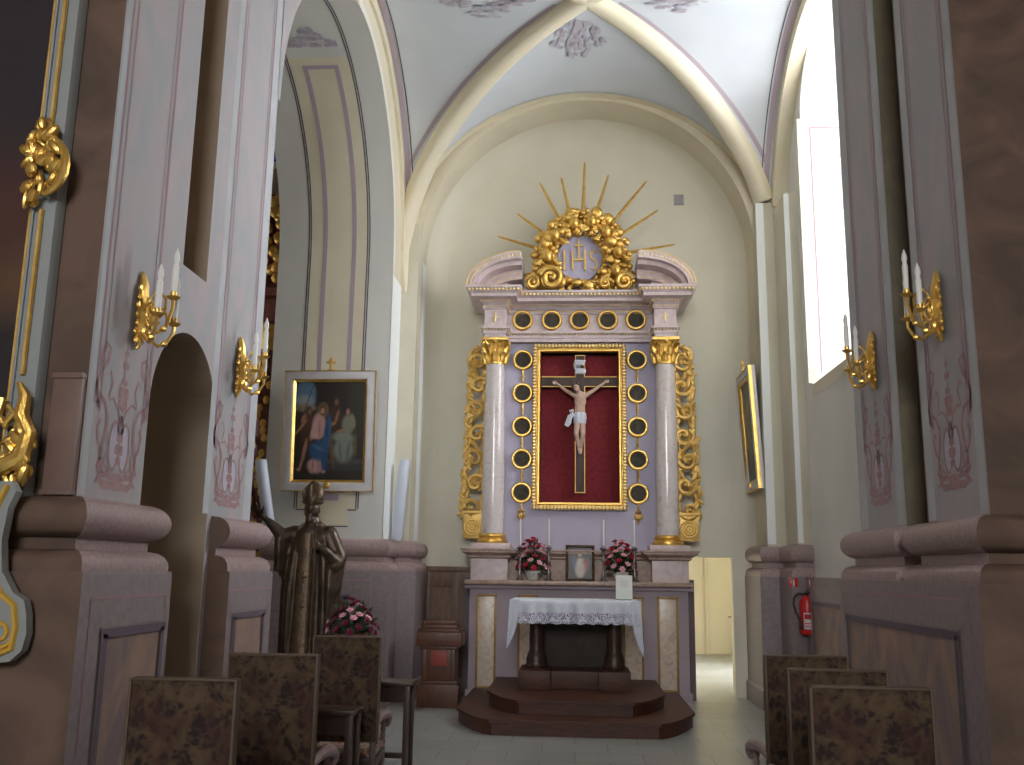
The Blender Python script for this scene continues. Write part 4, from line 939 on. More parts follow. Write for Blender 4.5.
# ---- on the altar ledge
cs = [(-.70, 'leftmost pewter candlestick on altar ledge, left of the left flowers', 'leftmost white candle, outermost on the left of the altar ledge'),
      (-.335, 'pewter candlestick between the left flowers and small framed picture', 'white candle between the left flowers and small framed picture'),
      (.36, 'pewter candlestick between small framed picture and the right flowers', 'white candle between small framed picture and the right flowers'),
      (.75, 'rightmost pewter candlestick on altar ledge, right of the right flowers', 'rightmost white candle, outermost on the right of the altar ledge')]
st0 = cn0 = None
for x, l1, l2 in cs:
    y, z = 12.3, 1.469
    if st0 is None:
        st0 = thing('candlestick', l1, 'candlestick', (x, y, z), 'pewter candlesticks on the altar ledge')
        m_ = MB(); m_.lathe([(.055, 0), (.058, .012), (.03, .03), (.016, .05)], seg=20); m_.build('foot', 'pewter', st0)
        m_ = MB(); m_.lathe([(.016, .045), (.024, .08), (.013, .11), (.012, .22), (.022, .25), (.012, .28), (.012, .36), (.018, .39)], seg=16); m_.build('stem', 'pewter', st0)
        m_ = MB(); m_.lathe([(.014, .385), (.04, .4), (.046, .415), (.02, .412), (.017, .44), (.0, .44)], seg=18); m_.build('drip_pan', 'pewter', st0)
        m_ = MB((x, y, z + .44)); m_.lathe([(.0, z + .441), (.013, z + .441), (.0125, z + .76), (.009, z + .775), (.0, z + .778)], (x, y, 0), 14)
        cn0 = tag(m_.build('candle', 'candle'), l2, 'candle', 'white candles on the altar ledge')
        m_ = MB(); m_.tube([(0, 0, .335), (.002, 0, .35)], .0025, 6); m_.build('wick', 'black', cn0)
    else:
        dup(st0, (x, y, z), l1); dup(cn0, (x, y, z + .44), l2)
fl = thing('framed_picture', 'small framed picture of a pale figure in the middle of altar ledge', 'framed picture', (.065, 12.42, 1.47))
m_ = MB(); x0, x1, z0, z1 = -.15, .15, .03, .42
m_.T = Matrix.Rotation(-.1, 4, 'X'); frame_sweep(m_, x0, x1, z0, z1, 0, [(0, -.01), (0, .012), (.012, .02), (.03, .012), (.036, 0), (.036, -.015)]); m_.box(x0 - .02, x1 + .02, .0, .012, z0 - .02, z1 + .02); m_.box(-.02, .02, .01, .06, .0, .2)
m_.build('frame', 'bronze_gold', fl)
pc = picture('canvas', .3, .39, 30, 38, [(.5, .62, .3, .3, 0, (84, 74, 66), .6), (.5, .08, .6, .12, 0, (50, 46, 44), .3), (.38, .4, .13, .26, 24, (98, 106, 134), .6), (.64, .34, .16, .24, -24, (164, 88, 82), .6), (.5, .3, .2, .26, 0, (184, 172, 160), .3), (.5, .52, .13, .16, 0, (202, 192, 178), .3), (.62, .56, .04, .1, -20, (180, 146, 122), .4), (.49, .78, .11, .12, 0, (92, 68, 54), .3), (.49, .765, .07, .08, 0, (206, 168, 138), .3), (.49, .7, .05, .03, 0, (112, 82, 64), .4)], (52, 46, 42), fl, (0, 0, 0))
pc.matrix_basis = Matrix.Rotation(-.1, 4, 'X') @ Matrix.Translation((0, -.002, .225))
def bouquet(name, label, loc, seed, w_, h_, pot, mats, group=None, nf=34, petal=.034):
    rnd = random.Random(seed); t_ = thing(name, label, 'flowers', loc, group)
    m_ = MB(); m_.lathe(pot[0], seg=24); m_.build('pot', pot[1], t_); z0 = pot[2]
    m_ = MB()
    for i in range(90):
        a, e = rnd.uniform(0, 2 * PI), rnd.uniform(-.25, 1.3); r_ = rnd.uniform(.5, 1.08)
        d_ = Vector((math.cos(a) * math.cos(e) * w_ * r_, math.sin(a) * math.cos(e) * w_ * .62 * r_, z0 + .02 + max(-.04, math.sin(e) * h_ * r_)))
        s_ = Vector((0, 0, z0)); n_ = (d_ - s_).normalized(); b_ = n_.orthogonal().normalized(); L_ = rnd.uniform(.05, .085)
        m_.tube([s_ + n_ * .02, s_.lerp(d_, .5) + Vector((0, 0, .02)), d_], .0028, 4)
        c_ = n_.cross(b_); m_.add([d_ - n_ * L_ * .6, d_ - b_ * .02 + c_ * .006, d_ + n_ * L_ * .6, d_ + b_ * .02 + c_ * .006], [(0, 1, 2), (0, 2, 3)])
    m_.build('foliage', 'leaf', t_)
    protos = []
    for mm in mats:
        m_ = MB()
        for ringi, (n_, tilt, ln) in enumerate(((6, 1.1, 1.0), (5, .65, .8), (3, .25, .55))):
            for i in range(n_):
                a = 2 * PI * (i + .4 * ringi) / n_; R_ = Matrix.Rotation(a, 3, 'Z') @ Matrix.Rotation(tilt, 3, 'Y')
                m_.ell(R_ @ Vector((0, 0, petal * ln * .62)), (petal * .12, petal * .42 * ln ** .5, petal * ln * .62), 6, 5, rot=R_)
        m_.ell((0, 0, petal * .2), petal * .3, 7, 5)
        o = m_.build('bloom', mm, t_); protos.append(o)
    for i in range(nf):
        a, e = i * 2.39996, math.asin(min(1, (i + .5) / nf * 1.02)); k_ = rnd.uniform(.86, 1.04)
        d_ = Vector((math.cos(a) * math.cos(e) * w_ * k_, math.sin(a) * math.cos(e) * w_ * .62 * k_, z0 + .03 + math.sin(e) * h_ * k_))
        p_ = protos[rnd.randrange(len(protos))]
        o = p_ if p_ in protos and not p_.get('used') else p_.copy()
        if o is p_: p_['used'] = 1
        else: C.objects.link(o); o.parent = t_
        o.location = d_; o.rotation_euler = (d_ - Vector((0, 0, z0))).to_track_quat('Z', 'Y').to_euler()
    for p_ in protos:
        pass
    for q in kids(t_):
        if 'used' in q.keys(): del q['used']
    return t_
vase = ([(.0, 0), (.06, 0), (.065, .01), (.085, .05), (.1, .1), (.105, .12), (.095, .12), (.08, .08), (.0, .07)], 'pot', .1)
bouquet('flower_arrangement', 'red and pink roses in white bowl on altar ledge left of the small framed picture', (-.54, 12.43, 1.47), 1, .205, .38, vase, ['rose_red', 'rose_pink', 'rose_pink', 'rose_red'], 'rose bowls on the altar ledge', nf=48, petal=.04)
bouquet('flower_arrangement', 'red and pink roses in white bowl on altar ledge behind the upright white card', (.58, 12.43, 1.47), 2, .2, .38, vase, ['rose_red', 'rose_pink', 'rose_red', 'rose_pink'], 'rose bowls on the altar ledge', nf=48, petal=.04)

# ---- brown pedestal left of the altar
pd = thing('wooden_pedestal', 'brown wooden pedestal box with reddish square plate left of the altar', 'pedestal', (-1.61, 11.75, 0))
K = lambda: MB((-1.61, 11.75, 0)); X0, Y0 = -1.61, 11.75
def sq(m_, h, z0, z1, r=.008, f=.8): m_.rbox(X0 - h, X0 + h, Y0 - h * f, Y0 + h * f, z0, z1, r)
m_ = K(); sq(m_, .245, 0, .26); sq(m_, .225, .26, .3); m_.build('base', 'wood_v', pd)
m_ = K(); sq(m_, .195, .3, .66)
for x in (-.17, .17): m_.rbox(X0 + x - .028, X0 + x + .028, Y0 - .175, Y0 - .14, .3, .66, .006)
m_.build('shaft', 'wood_v', pd)
m_ = K(); sq(m_, .22, .66, .7); sq(m_, .27, .7, .86, .015); sq(m_, .25, .86, .89); m_.build('cap', 'wood_v', pd)
m_ = K(); sq(m_, .215, .89, .94); sq(m_, .2, .94, .99); m_.build('top_slab', 'wood_v', pd)
m_ = K(); m_.rbox(X0 - .09, X0 + .1, Y0 - .175, Y0 - .155, .47, .65, .004); o = m_.build('plate', 'redplate', pd); o['label'] = 'reddish square plate on the front'

# ================================================================== STATUE
SX, SY, SZ = -2.31, 8.35, .6
pdz = tag(MB((SX, SY, 0)).rbox(SX - .33, SX + .33, SY - .28, SY + .3, 0, .12, .01).rbox(SX - .28, SX + .28, SY - .24, SY + .26, .12, .52, .01).rbox(SX - .32, SX + .32, SY - .28, SY + .3, .52, .6, .015).build('statue_pedestal', 'wood_dark'), 'dark wooden pedestal block under the bronze bishop statue', 'pedestal')
st = thing('bishop_statue', 'bronze statue of a robed bishop in a mitre with one arm raised', 'statue', (SX, SY, SZ + .012))
m_ = MB()
def loft(m_, secs, seg=48, folds=0, amp=0, ph=0):
    vs = []
    for (cx_, cy_, rx, ry, z, k_) in secs:
        for i in range(seg):
            a = 2 * PI * i / seg; f_ = 1 + amp * k_ * math.sin(folds * a + ph) + amp * .5 * k_ * math.sin((folds * 2 - 3) * a + 1); vs.append((cx_ + rx * f_ * math.cos(a), cy_ + ry * f_ * math.sin(a), z))
    n_ = len(secs); fs = [(j * seg + i, j * seg + (i + 1) % seg, (j + 1) * seg + (i + 1) % seg, (j + 1) * seg + i) for j in range(n_ - 1) for i in range(seg)]
    fs += [tuple(range(seg))[::-1], tuple(range((n_ - 1) * seg, n_ * seg))]; return m_.add(vs, fs)
loft(m_, [(0, 0, .19, .17, 0, 1), (0, 0, .185, .16, .2, 1), (0, 0, .175, .15, .5, .9), (0, 0, .165, .14, .8, .7), (0, 0, .16, .13, 1.05, .4), (0, 0, .17, .12, 1.2, .2), (0, 0, .15, .1, 1.29, 0), (0, 0, .08, .08, 1.36, 0), (0, -.01, .055, .06, 1.42, 0)], 48, 13, .06)
# cope: two hanging fronts and back
for s_ in (-1, 1):
    for q, (dx, w_) in enumerate(((.14, .045), (.19, .05), (.22, .04))):
        limb(m_, [(s_ * dx * .8, -.06 + .05 * q, 1.24), (s_ * (dx + .01), -.09 + .06 * q, .8), (s_ * (dx + .015), -.1 + .07 * q, .4), (s_ * (dx + .01), -.1 + .07 * q, .02 + .03 * q)], [.05, w_, w_ * .9, w_ * .8], 8)
loft(m_, [(0, .06, .22, .13, .02, 1), (0, .06, .21, .12, .5, 1), (0, .05, .2, .11, .9, .7), (0, .04, .19, .1, 1.2, .3), (0, .02, .13, .08, 1.31, 0)], 48, 11, .07, 1)
loft(m_, [(0, 0, .19, .135, 1.12, .3), (0, 0, .205, .14, 1.22, .2), (0, 0, .17, .12, 1.3, .1), (0, 0, .09, .09, 1.37, 0)], 32, 6, .03)
# raised arm (to the viewer's left) and hanging sleeve
limb(m_, [(-.15, -.02, 1.26), (-.235, -.08, 1.24), (-.34, -.16, 1.36)], [.085, .07, .036], 12)
for q in range(4): limb(m_, [(-.17 - .03 * q, -.04 - .025 * q, 1.22), (-.19 - .022 * q, -.06 - .02 * q, 1.0 - .02 * q), (-.195 - .018 * q, -.06 - .02 * q, .82 + .05 * q)], [.045, .04, .022], 8)
limb(m_, [(-.34, -.16, 1.36), (-.395, -.19, 1.41)], [.032, .026], 10)
m_.ell((-.42, -.2, 1.435), (.04, .02, .042))
for q, (dx, dz) in enumerate(((-.075, .02), (-.07, .045), (-.05, .07), (-.025, .08))): limb(m_, [(-.43 - .004 * q, -.205, 1.435 + .008 * q), (-.43 + dx * .6, -.215, 1.45 + dz * .6), (-.43 + dx, -.225, 1.455 + dz)], [.012, .011, .008], 8)
limb(m_, [(-.405, -.205, 1.44), (-.385, -.23, 1.47), (-.385, -.235, 1.495)], [.012, .011, .008], 8)
# bent arm holding the staff
limb(m_, [(.15, -.02, 1.26), (.25, -.04, 1.06), (.235, -.1, 1.0)], [.085, .08, .06], 12); limb(m_, [(.24, -.09, 1.02), (.17, -.19, 1.12), (.12, -.22, 1.16)], [.06, .04, .028], 10)
for q in range(4): limb(m_, [(.2 + .022 * q, -.1 + .03 * q, 1.04), (.2 + .018 * q, -.12 + .03 * q, .8), (.195 + .012 * q, -.12 + .03 * q, .5 + .08 * q)], [.045, .036, .02], 8)
m_.ell((.1, -.225, 1.17), (.036, .03, .042))
for q in range(4): limb(m_, [(.115, -.245, 1.2 - .019 * q), (.085, -.27, 1.197 - .019 * q), (.066, -.245, 1.195 - .019 * q)], [.0105, .0105, .009], 8)
limb(m_, [(.1, -.235, 1.2), (.085, -.25, 1.225)], [.012, .009], 8)
# head with face and beard
HZ = 1.48
m_.ell((-.01, -.03, HZ), (.07, .08, .092), 20, 14); m_.ell((-.01, -.1, HZ - .012), (.012, .02, .022)); m_.ell((-.01, -.085, HZ + .018), (.048, .02, .01))
for s_ in (-1, 1): m_.ell((-.01 + s_ * .025, -.095, HZ + .002), (.012, .01, .008)); m_.ell((-.01 + s_ * .062, -.02, HZ - .005), (.012, .02, .026)); m_.ell((-.01 + s_ * .026, -.088, HZ - .03), (.02, .016, .022))
m_.ell((-.01, -.098, HZ - .045), (.02, .01, .006)); m_.ell((-.01, -.075, HZ - .085), (.042, .04, .06))
body = m_.build('figure', 'bronze', st); fuse(body, .009, 2)
m_ = MB()       # orphrey down the front and pallium
m_.tube([(-.015, -.15, 1.27), (-.015, -.165, 1.0), (-.015, -.185, .6), (-.015, -.205, .2), (-.015, -.21, .05)], [.055, .065, .072, .08, .082], 12, flat=.25)
for z in (.15, .4, .65, .9): m_.tube([(-.05, -.19 - .022 * (1 - z), z), (.02, -.19 - .022 * (1 - z), z)], .008, 6); m_.tube([(-.015, -.19 - .022 * (1 - z), z - .05), (-.015, -.19 - .022 * (1 - z), z + .05)], .008, 6)
m_.build('stole', 'bronze_gold', st)
m_ = MB(); K_ = []
for z, rx, ry in ((1.53, .078, .086), (1.56, .088, .09), (1.62, .1, .08), (1.67, .088, .055), (1.715, .048, .03), (1.74, .014, .012)): K_.append((-.01, -.015 + (z - 1.53) * .06, rx, ry, z, 0))
loft(m_, K_, 24)
m_.rbox(-.024, .004, -.112, -.07, 1.54, 1.7, .004); m_.ring((-.01, -.015, 1.55), .088, .01, 'z', 20, 6)
m_.build('mitre', 'bronze_gold', st)
m_ = MB(); m_.tube([(.092, -.25, .02), (.092, -.25, 1.32)], .011, 8); m_.tube([(.092, -.25, 1.1), (.092, -.25, 1.16)], .016, 8)
m_.ell((.092, -.25, 1.33), (.018, .018, .025), 8, 6); m_.build('staff', 'bronze_gold', st)

ptl = ([(.0, 0), (.1, 0), (.12, .16), (.135, .17), (.135, .19), (.12, .19), (.11, .15), (.0, .14)], 'terra', .16)
fs_ = thing('flower_stand', 'small dark wooden stand holding wine red flowers beside the statue', 'stand', (-1.84, 7.98, 0))
m_ = MB(); m_.rbox(-.16, .16, -.15, .15, .84, .875, .008); m_.box(-.13, .13, -.12, .12, .78, .84); m_.build('stand_top', 'wood_dark', fs_)
for sx in (-1, 1):
    for sy in (-1, 1): m_ = MB(); m_.lathe([(.016, 0), (.02, .3), (.015, .4), (.022, .79)], (sx * .115, sy * .105, 0), 10); m_.build('leg', 'wood_dark', fs_)
bouquet('potted_flowers', 'wine red and pink flowers in a pot right of the bronze statue', (-1.84, 7.98, .876), 7, .21, .26, ptl, ['wine', 'wine', 'rose_pink', 'wine'], nf=50, petal=.032)

# ================================================================== CHAIRS
def make_chair(label, group):
    t_ = thing('armchair', label, 'chair', (0, 0, 0), group); W_ = .22
    m_ = MB(); m_.rbox(-W_, W_, -.018, .03, .5, 1.15, .01); bk = m_.build('backrest', 'tapestry', t_)
    m_ = MB()
    for s_ in (-1, 1): m_.rbox(s_ * (W_ + .004) - .006, s_ * (W_ + .004) + .006, -.022, .034, .49, 1.155, .003)
    m_.rbox(-W_, W_, -.022, .034, 1.148, 1.158, .003); m_.build('trim_braid', 'braid', bk)
    m_ = MB(); m_.rbox(-W_, W_, 0, .45, .34, .4, .008); m_.build('seat_frame', 'wood_dark', t_)
    m_ = MB(); m_.rbox(-W_ + .01, W_ - .01, .03, .46, .395, .46, .025); m_.build('seat', 'seat', t_)
    for s_ in (-1, 1):
        m_ = MB(); pts = [(s_ * .215, .01, .62), (s_ * .22, .15, .635), (s_ * .225, .3, .63), (s_ * .225, .42, .615), (s_ * .225, .47, .59), (s_ * .225, .48, .56), (s_ * .225, .455, .548), (s_ * .225, .44, .565)]
        m_.tube(pts, [.024, .026, .028, .034, .036, .032, .026, .016], 10); m_.build('arm', 'armwood', t_)
        m_ = MB(); prof = [(.02, 0), (.024, .03), (.016, .05)] + [(.017 + .007 * (i % 2), .07 + i * .022) for i in range(12)] + [(.022, .34)]
        m_.lathe(prof, (s_ * .2, .42, 0), 12); m_.lathe([(.022, .4)] + [(.015 + .006 * (i % 2), .415 + i * .02) for i in range(8)] + [(.018, .58)], (s_ * .205, .42, 0), 12); m_.build('leg', 'armwood', t_)
        m_ = MB(); m_.rbox(s_ * .195 - .02, s_ * .195 + .02, -.01, .028, 0, .52, .004); m_.build('leg', 'wood_dark', t_)
    m_ = MB(); m_.rbox(-.2, .2, .2, .225, .14, .17, .004)
    for s_ in (-1, 1): m_.rbox(s_ * .2 - .012, s_ * .2 + .012, .01, .42, .12, .15, .004)
    m_.build('stretcher', 'wood_dark', t_); return t_
G = 'tapestry armchairs flanking the aisle'
ch = make_chair('nearest tapestry armchair of the left row, lowest brown back beside left pier', G)
ch.location = (-1.55, 3.85, 0); ch.rotation_euler = (0, 0, .02); ch.scale = (.95, 1, 1)
for args in (((-1.545, 4.98, 0), 'middle tapestry armchair of the left row, plain dark back below the statue', .03, (1.02, 1, 1)),
             ((-1.485, 6.35, 0), 'farthest tapestry armchair of the left row, in front of the wine red flowers', .06, (.97, 1, 1)),
             ((1.275, 5.55, 0), 'farthest tapestry armchair of the right row, nearest to the fire extinguisher', .02, (1.0, 1, 1)),
             ((1.24, 4.78, 0), 'middle tapestry armchair of the right row, half hidden by the nearest one', .02, (1.03, 1, 1)),
             ((1.185, 4.08, 0), 'nearest tapestry armchair of the right row, big blotchy back beside right pier', .0, (1.06, 1, 1))):
    dup(ch, args[0], args[1], args[2], args[3])
dk = None
for x, y, l in ((-1.57, 5.95, 'small dark wooden kneeling desk between the middle and farthest left armchairs'), (-1.48, 7.42, 'small dark wooden kneeling desk beyond the farthest left armchair')):
    if dk: dup(dk, (x, y, 0), l); continue
    dk = thing('kneeling_desk', l, 'desk', (x, y, 0), 'kneeling desks on the left')
    m_ = MB(); m_.rbox(-.27, .27, -.13, .13, .735, .765, .006); m_.build('desk_top', 'wood_dark', dk)
    m_ = MB(); m_.box(-.23, .23, -.1, -.085, .62, .735); m_.box(-.23, .23, .085, .1, .66, .735); m_.build('apron', 'wood_dark', dk)
    for sx in (-1, 1):
        for sy in (-1, 1): m_ = MB(); m_.rbox(sx * .235 - .022, sx * .235 + .022, sy * .1 - .02, sy * .1 + .02, 0, .735, .004); m_.build('leg', 'wood_dark', dk)
    m_ = MB(); m_.rbox(-.23, .23, .03, .06, .2, .24, .004); m_.build('stretcher', 'wood_dark', dk)

# ================================================================== WALL SCONCES
def make_sconce(label):
    t_ = thing('wall_sconce', label, 'sconce', (0, 0, 0), 'gilded three-candle wall sconces')
    m_ = MB()      # rocaille back plate, local: wall is x = 0, sticking out to +x, z from 0 to .46
    pts = [(.012, 0, .0), (.02, .012, .04), (.022, -.014, .09), (.03, .012, .15), (.035, -.01, .21), (.034, .014, .27), (.03, -.01, .33), (.022, .008, .39), (.014, 0, .44), (.01, 0, .465)]
    m_.tube(pts, [.01, .018, .03, .036, .044, .036, .03, .026, .018, .006], 9)
    for i in range(14): m_.ell((.02, .034 * (1 if i % 2 else -1) * (1 + .2 * math.sin(i)), .05 + .026 * i), (.014, .02, .026), 7, 5, rot=Matrix.Rotation(.6 * (1 if i % 2 else -1), 3, 'X'))
    m_.build('back_plate', 'gold', t_)
    for q, (dy, zc, out, bz) in enumerate(((-.13, .2, .16, .17), (.13, .2, .16, .17), (0, .27, .2, .3))):
        m_ = MB(); e = Vector((out, dy, bz))
        d_ = Vector((out, dy, 0)); dn = d_.normalized(); L_ = d_.length
        P2 = lambda u, w: Vector((.03, 0, 0)) + dn * u * L_ * .88 + Vector((0, 0, w))
        m_.tube([P2(0, zc - .05), P2(.25, zc - .13), P2(.55, zc - .17), P2(.85, zc - .13), P2(1.0, bz - .05), P2(1.0, bz)], [.012, .012, .011, .011, .01, .012], 7)
        sp = [P2(.46 + .36 * math.cos(a) * (1 - i * .035), zc + .0 + .09 * math.sin(a) * (1 - i * .035)) for i, a in enumerate([-1.6 + .42 * i for i in range(18)])]
        m_.tube(sp, [.009 - .0002 * i for i in range(18)], 6); m_.ell(P2(.2, zc - .1), (.018, .018, .03), 7, 5); m_.ell(P2(.75, zc - .15), (.022, .022, .018), 7, 5); m_.ell(P2(.45, zc + .07), .014, 7, 5)
        a_ = m_.build('arm', 'gold', t_); tip = P2(1.0, bz)
        m_ = MB(); m_.lathe([(.012, tip.z - .01), (.03, tip.z), (.042, tip.z + .012), (.036, tip.z + .014), (.018, tip.z + .012), (.02, tip.z + .04), (.016, tip.z + .045)], (tip.x, tip.y, 0), 14); m_.build('drip_pan', 'gold', a_)
        m_ = MB(); m_.lathe([(.017, tip.z + .02), (.0185, tip.z + .2), (.014, tip.z + .205), (.013, tip.z + .225), (.019, tip.z + .245), (.014, tip.z + .275), (.002, tip.z + .31)], (tip.x, tip.y, 0), 12); cnd = m_.build('candle_lamp', 'candle', a_)
        cnd['label'] = 'white candle-shaped lamp'
    return t_
sc = make_sconce('gilded three-candle sconce on the near left shaft, left of the arched doorway')
sc.location = (-2.545, 5.2, 2.82)
dup(sc, (-2.545, 6.86, 2.84), 'gilded three-candle sconce on the far left shaft, right of the arched doorway')
dup(sc, (2.305, 7.32, 2.99), 'gilded three-candle sconce on the far right shaft, beside the bright window', PI)
dup(sc, (2.305, 5.96, 3.04), 'gilded three-candle sconce on the near right shaft, highest of the right pair', PI)

# ================================================================== PICTURES
def rocaille(m_, c, R_, n_, seed, y=-.07):
    rnd = random.Random(seed)
    for i in range(n_):
        a = rnd.uniform(0, 2 * PI); r_ = R_ * rnd.uniform(.2, 1); m_.ell((c[0] + math.cos(a) * r_ * .45, c[1] + y + rnd.uniform(-.03, .03), c[2] + math.sin(a) * r_), (rnd.uniform(.015, .035), .02, rnd.uniform(.03, .06)), 7, 5, rot=Matrix.Rotation(rnd.uniform(-1, 1), 3, 'Y'))
bp = thing('altar_painting', 'huge dark painting in gilded white frame on the left pier front', 'painting', (-3.7, 4.65, 1.15))
K = lambda: MB((-3.7, 4.65, 1.15)); XR_ = -2.92
m_ = K(); frame_sweep(m_, -4.6, XR_, 2.05, 7.2, 4.66, [(0, 0), (0, .02), (.02, .045), (.035, .04), (.035, .025), (.1, .025), (.14, .015), (.15, -.01), (.15, -.06), (0, -.06)]); fr_ = m_.build('frame', 'scroll_white', bp)
m_ = K(); 
for xx, w_ in ((XR_ + .018, .012), (XR_ + .075, .014)): m_.tube([(xx, 4.625, 2.55 if xx > XR_ + .05 else 2.05), (xx, 4.625, 3.45)], w_, 6); m_.tube([(xx, 4.625, 3.95), (xx, 4.625, 7.1)], w_, 6)
m_.build('gilded_fillet', 'gold_mat', fr_)
cv = picture('canvas', 1.72, 5.2, 40, 90, [(.9, .28, .3, .06, 0, (86, 50, 40), .8), (.97, .2, .1, .03, 20, (98, 70, 50), .8), (.6, .55, .6, .2, 0, (50, 46, 54), .9)], (44, 38, 42), bp, (0, 0, 0)); cv.location = (-.06, -.005, 4.62 - 1.15)
for nm_, cz_, sd_, sg in (('upper', 3.7, 1, 1), ('lower', 2.18, 2, 1)):
    m_ = K(); cxx = -2.86
    if nm_ == 'upper':
        rocaille(m_, (cxx, 4.65, cz_), .23, 48, 5)
        m_.tube([(cxx + .02 + .13 * math.sin(a), 4.57, cz_ - .02 - .17 * math.cos(a)) for a in [.2 + .28 * i for i in range(10)]], [.012 + .014 * math.sin(.35 * i) for i in range(10)], 7)
    else:
        m_.tube([(x, 4.58, z) for x, z in ((-2.83, 2.5), (-2.79, 2.43), (-2.8, 2.33), (-2.75, 2.24), (-2.77, 2.12), (-2.89, 2.06), (-3.06, 2.05), (-3.3, 2.03))], [.014, .03, .04, .042, .048, .05, .045, .04], 9)
        m_.tube([(x, 4.57, z) for x, z in ((-2.9, 2.42), (-2.92, 2.33), (-2.87, 2.28), (-2.83, 2.34), (-2.87, 2.38))], [.02, .026, .024, .02, .012], 8)
        rocaille(m_, (-2.8, 4.65, 2.12), .16, 40, 8)
    m_.build('gilded_carving', 'gold', bp)
m_ = K()      # scrolled white bracket with gold line below the frame
out = [(-3.4, 1.99), (-2.75, 1.99), (-2.72, 1.94), (-2.75, 1.86), (-2.765, 1.7), (-2.745, 1.56), (-2.68, 1.46), (-2.62, 1.425), (-2.6, 1.36), (-2.59, 1.27), (-2.605, 1.19), (-2.66, 1.14), (-2.75, 1.13), (-2.82, 1.16), (-3.4, 1.16)]
m_.prism(out, 'y', 4.48, 4.535); br_ = m_.build('scroll_bracket', 'scroll_white', bp)
m_ = K(); m_.tube([(x - .035, 4.477, z) for x, z in ((-2.73, 1.97), (-2.775, 1.85), (-2.785, 1.7), (-2.765, 1.55), (-2.7, 1.45), (-2.63, 1.4), (-2.61, 1.3), (-2.62, 1.2), (-2.69, 1.17))], .016, 6)
m_.tube([(x, 4.477, z) for x, z in spiral(-2.72, 1.27, .075, .015, .2, -1.6, 22)], .013, 6); m_.build('gilded_line', 'yellow', br_)

def white_picture(name, label, w_, h_, layers, base, cross=True):
    t_ = thing(name, label, 'painting')
    m_ = MB(); frame_sweep(m_, -w_ / 2, w_ / 2, -h_ / 2, h_ / 2, 0, [(.03, .02), (.035, .045), (.07, .05), (.12, .04), (.14, .035), (.14, -.04), (0, -.04)]); fr_ = m_.build('frame', 'frame_white', t_)
    m_ = MB(); frame_sweep(m_, -w_ / 2, w_ / 2, -h_ / 2, h_ / 2, 0, [(0, -.01), (0, .012), (.014, .03), (.026, .04), (.034, .036), (.034, .0)]); frame_sweep(m_, -w_ / 2 - .13, w_ / 2 + .13, -h_ / 2 - .13, h_ / 2 + .13, -.002, [(0, .0), (0, .042), (.008, .046), (.012, .036), (.012, 0)]); m_.build('gilded_slip', 'gold', fr_)
    cv = picture('canvas', w_ + .02, h_ + .02, 80, 110, layers, base, t_, (0, .004, 0))
    if cross:
        m_ = MB(); z = h_ / 2 + .145; m_.rbox(-.018, .018, -.03, .0, z, z + .16, .004); m_.rbox(-.055, .055, -.03, .0, z + .085, z + .115, .004); m_.rbox(-.04, .04, -.035, .005, z - .01, z + .015, .004); m_.build('small_cross', 'gold_mat', t_)
        m_ = MB(); m_.rbox(-.04, .04, -.07, -.03, -h_ / 2 - .1, -h_ / 2 - .04, .006); m_.build('plate', 'gold', t_)
    return t_
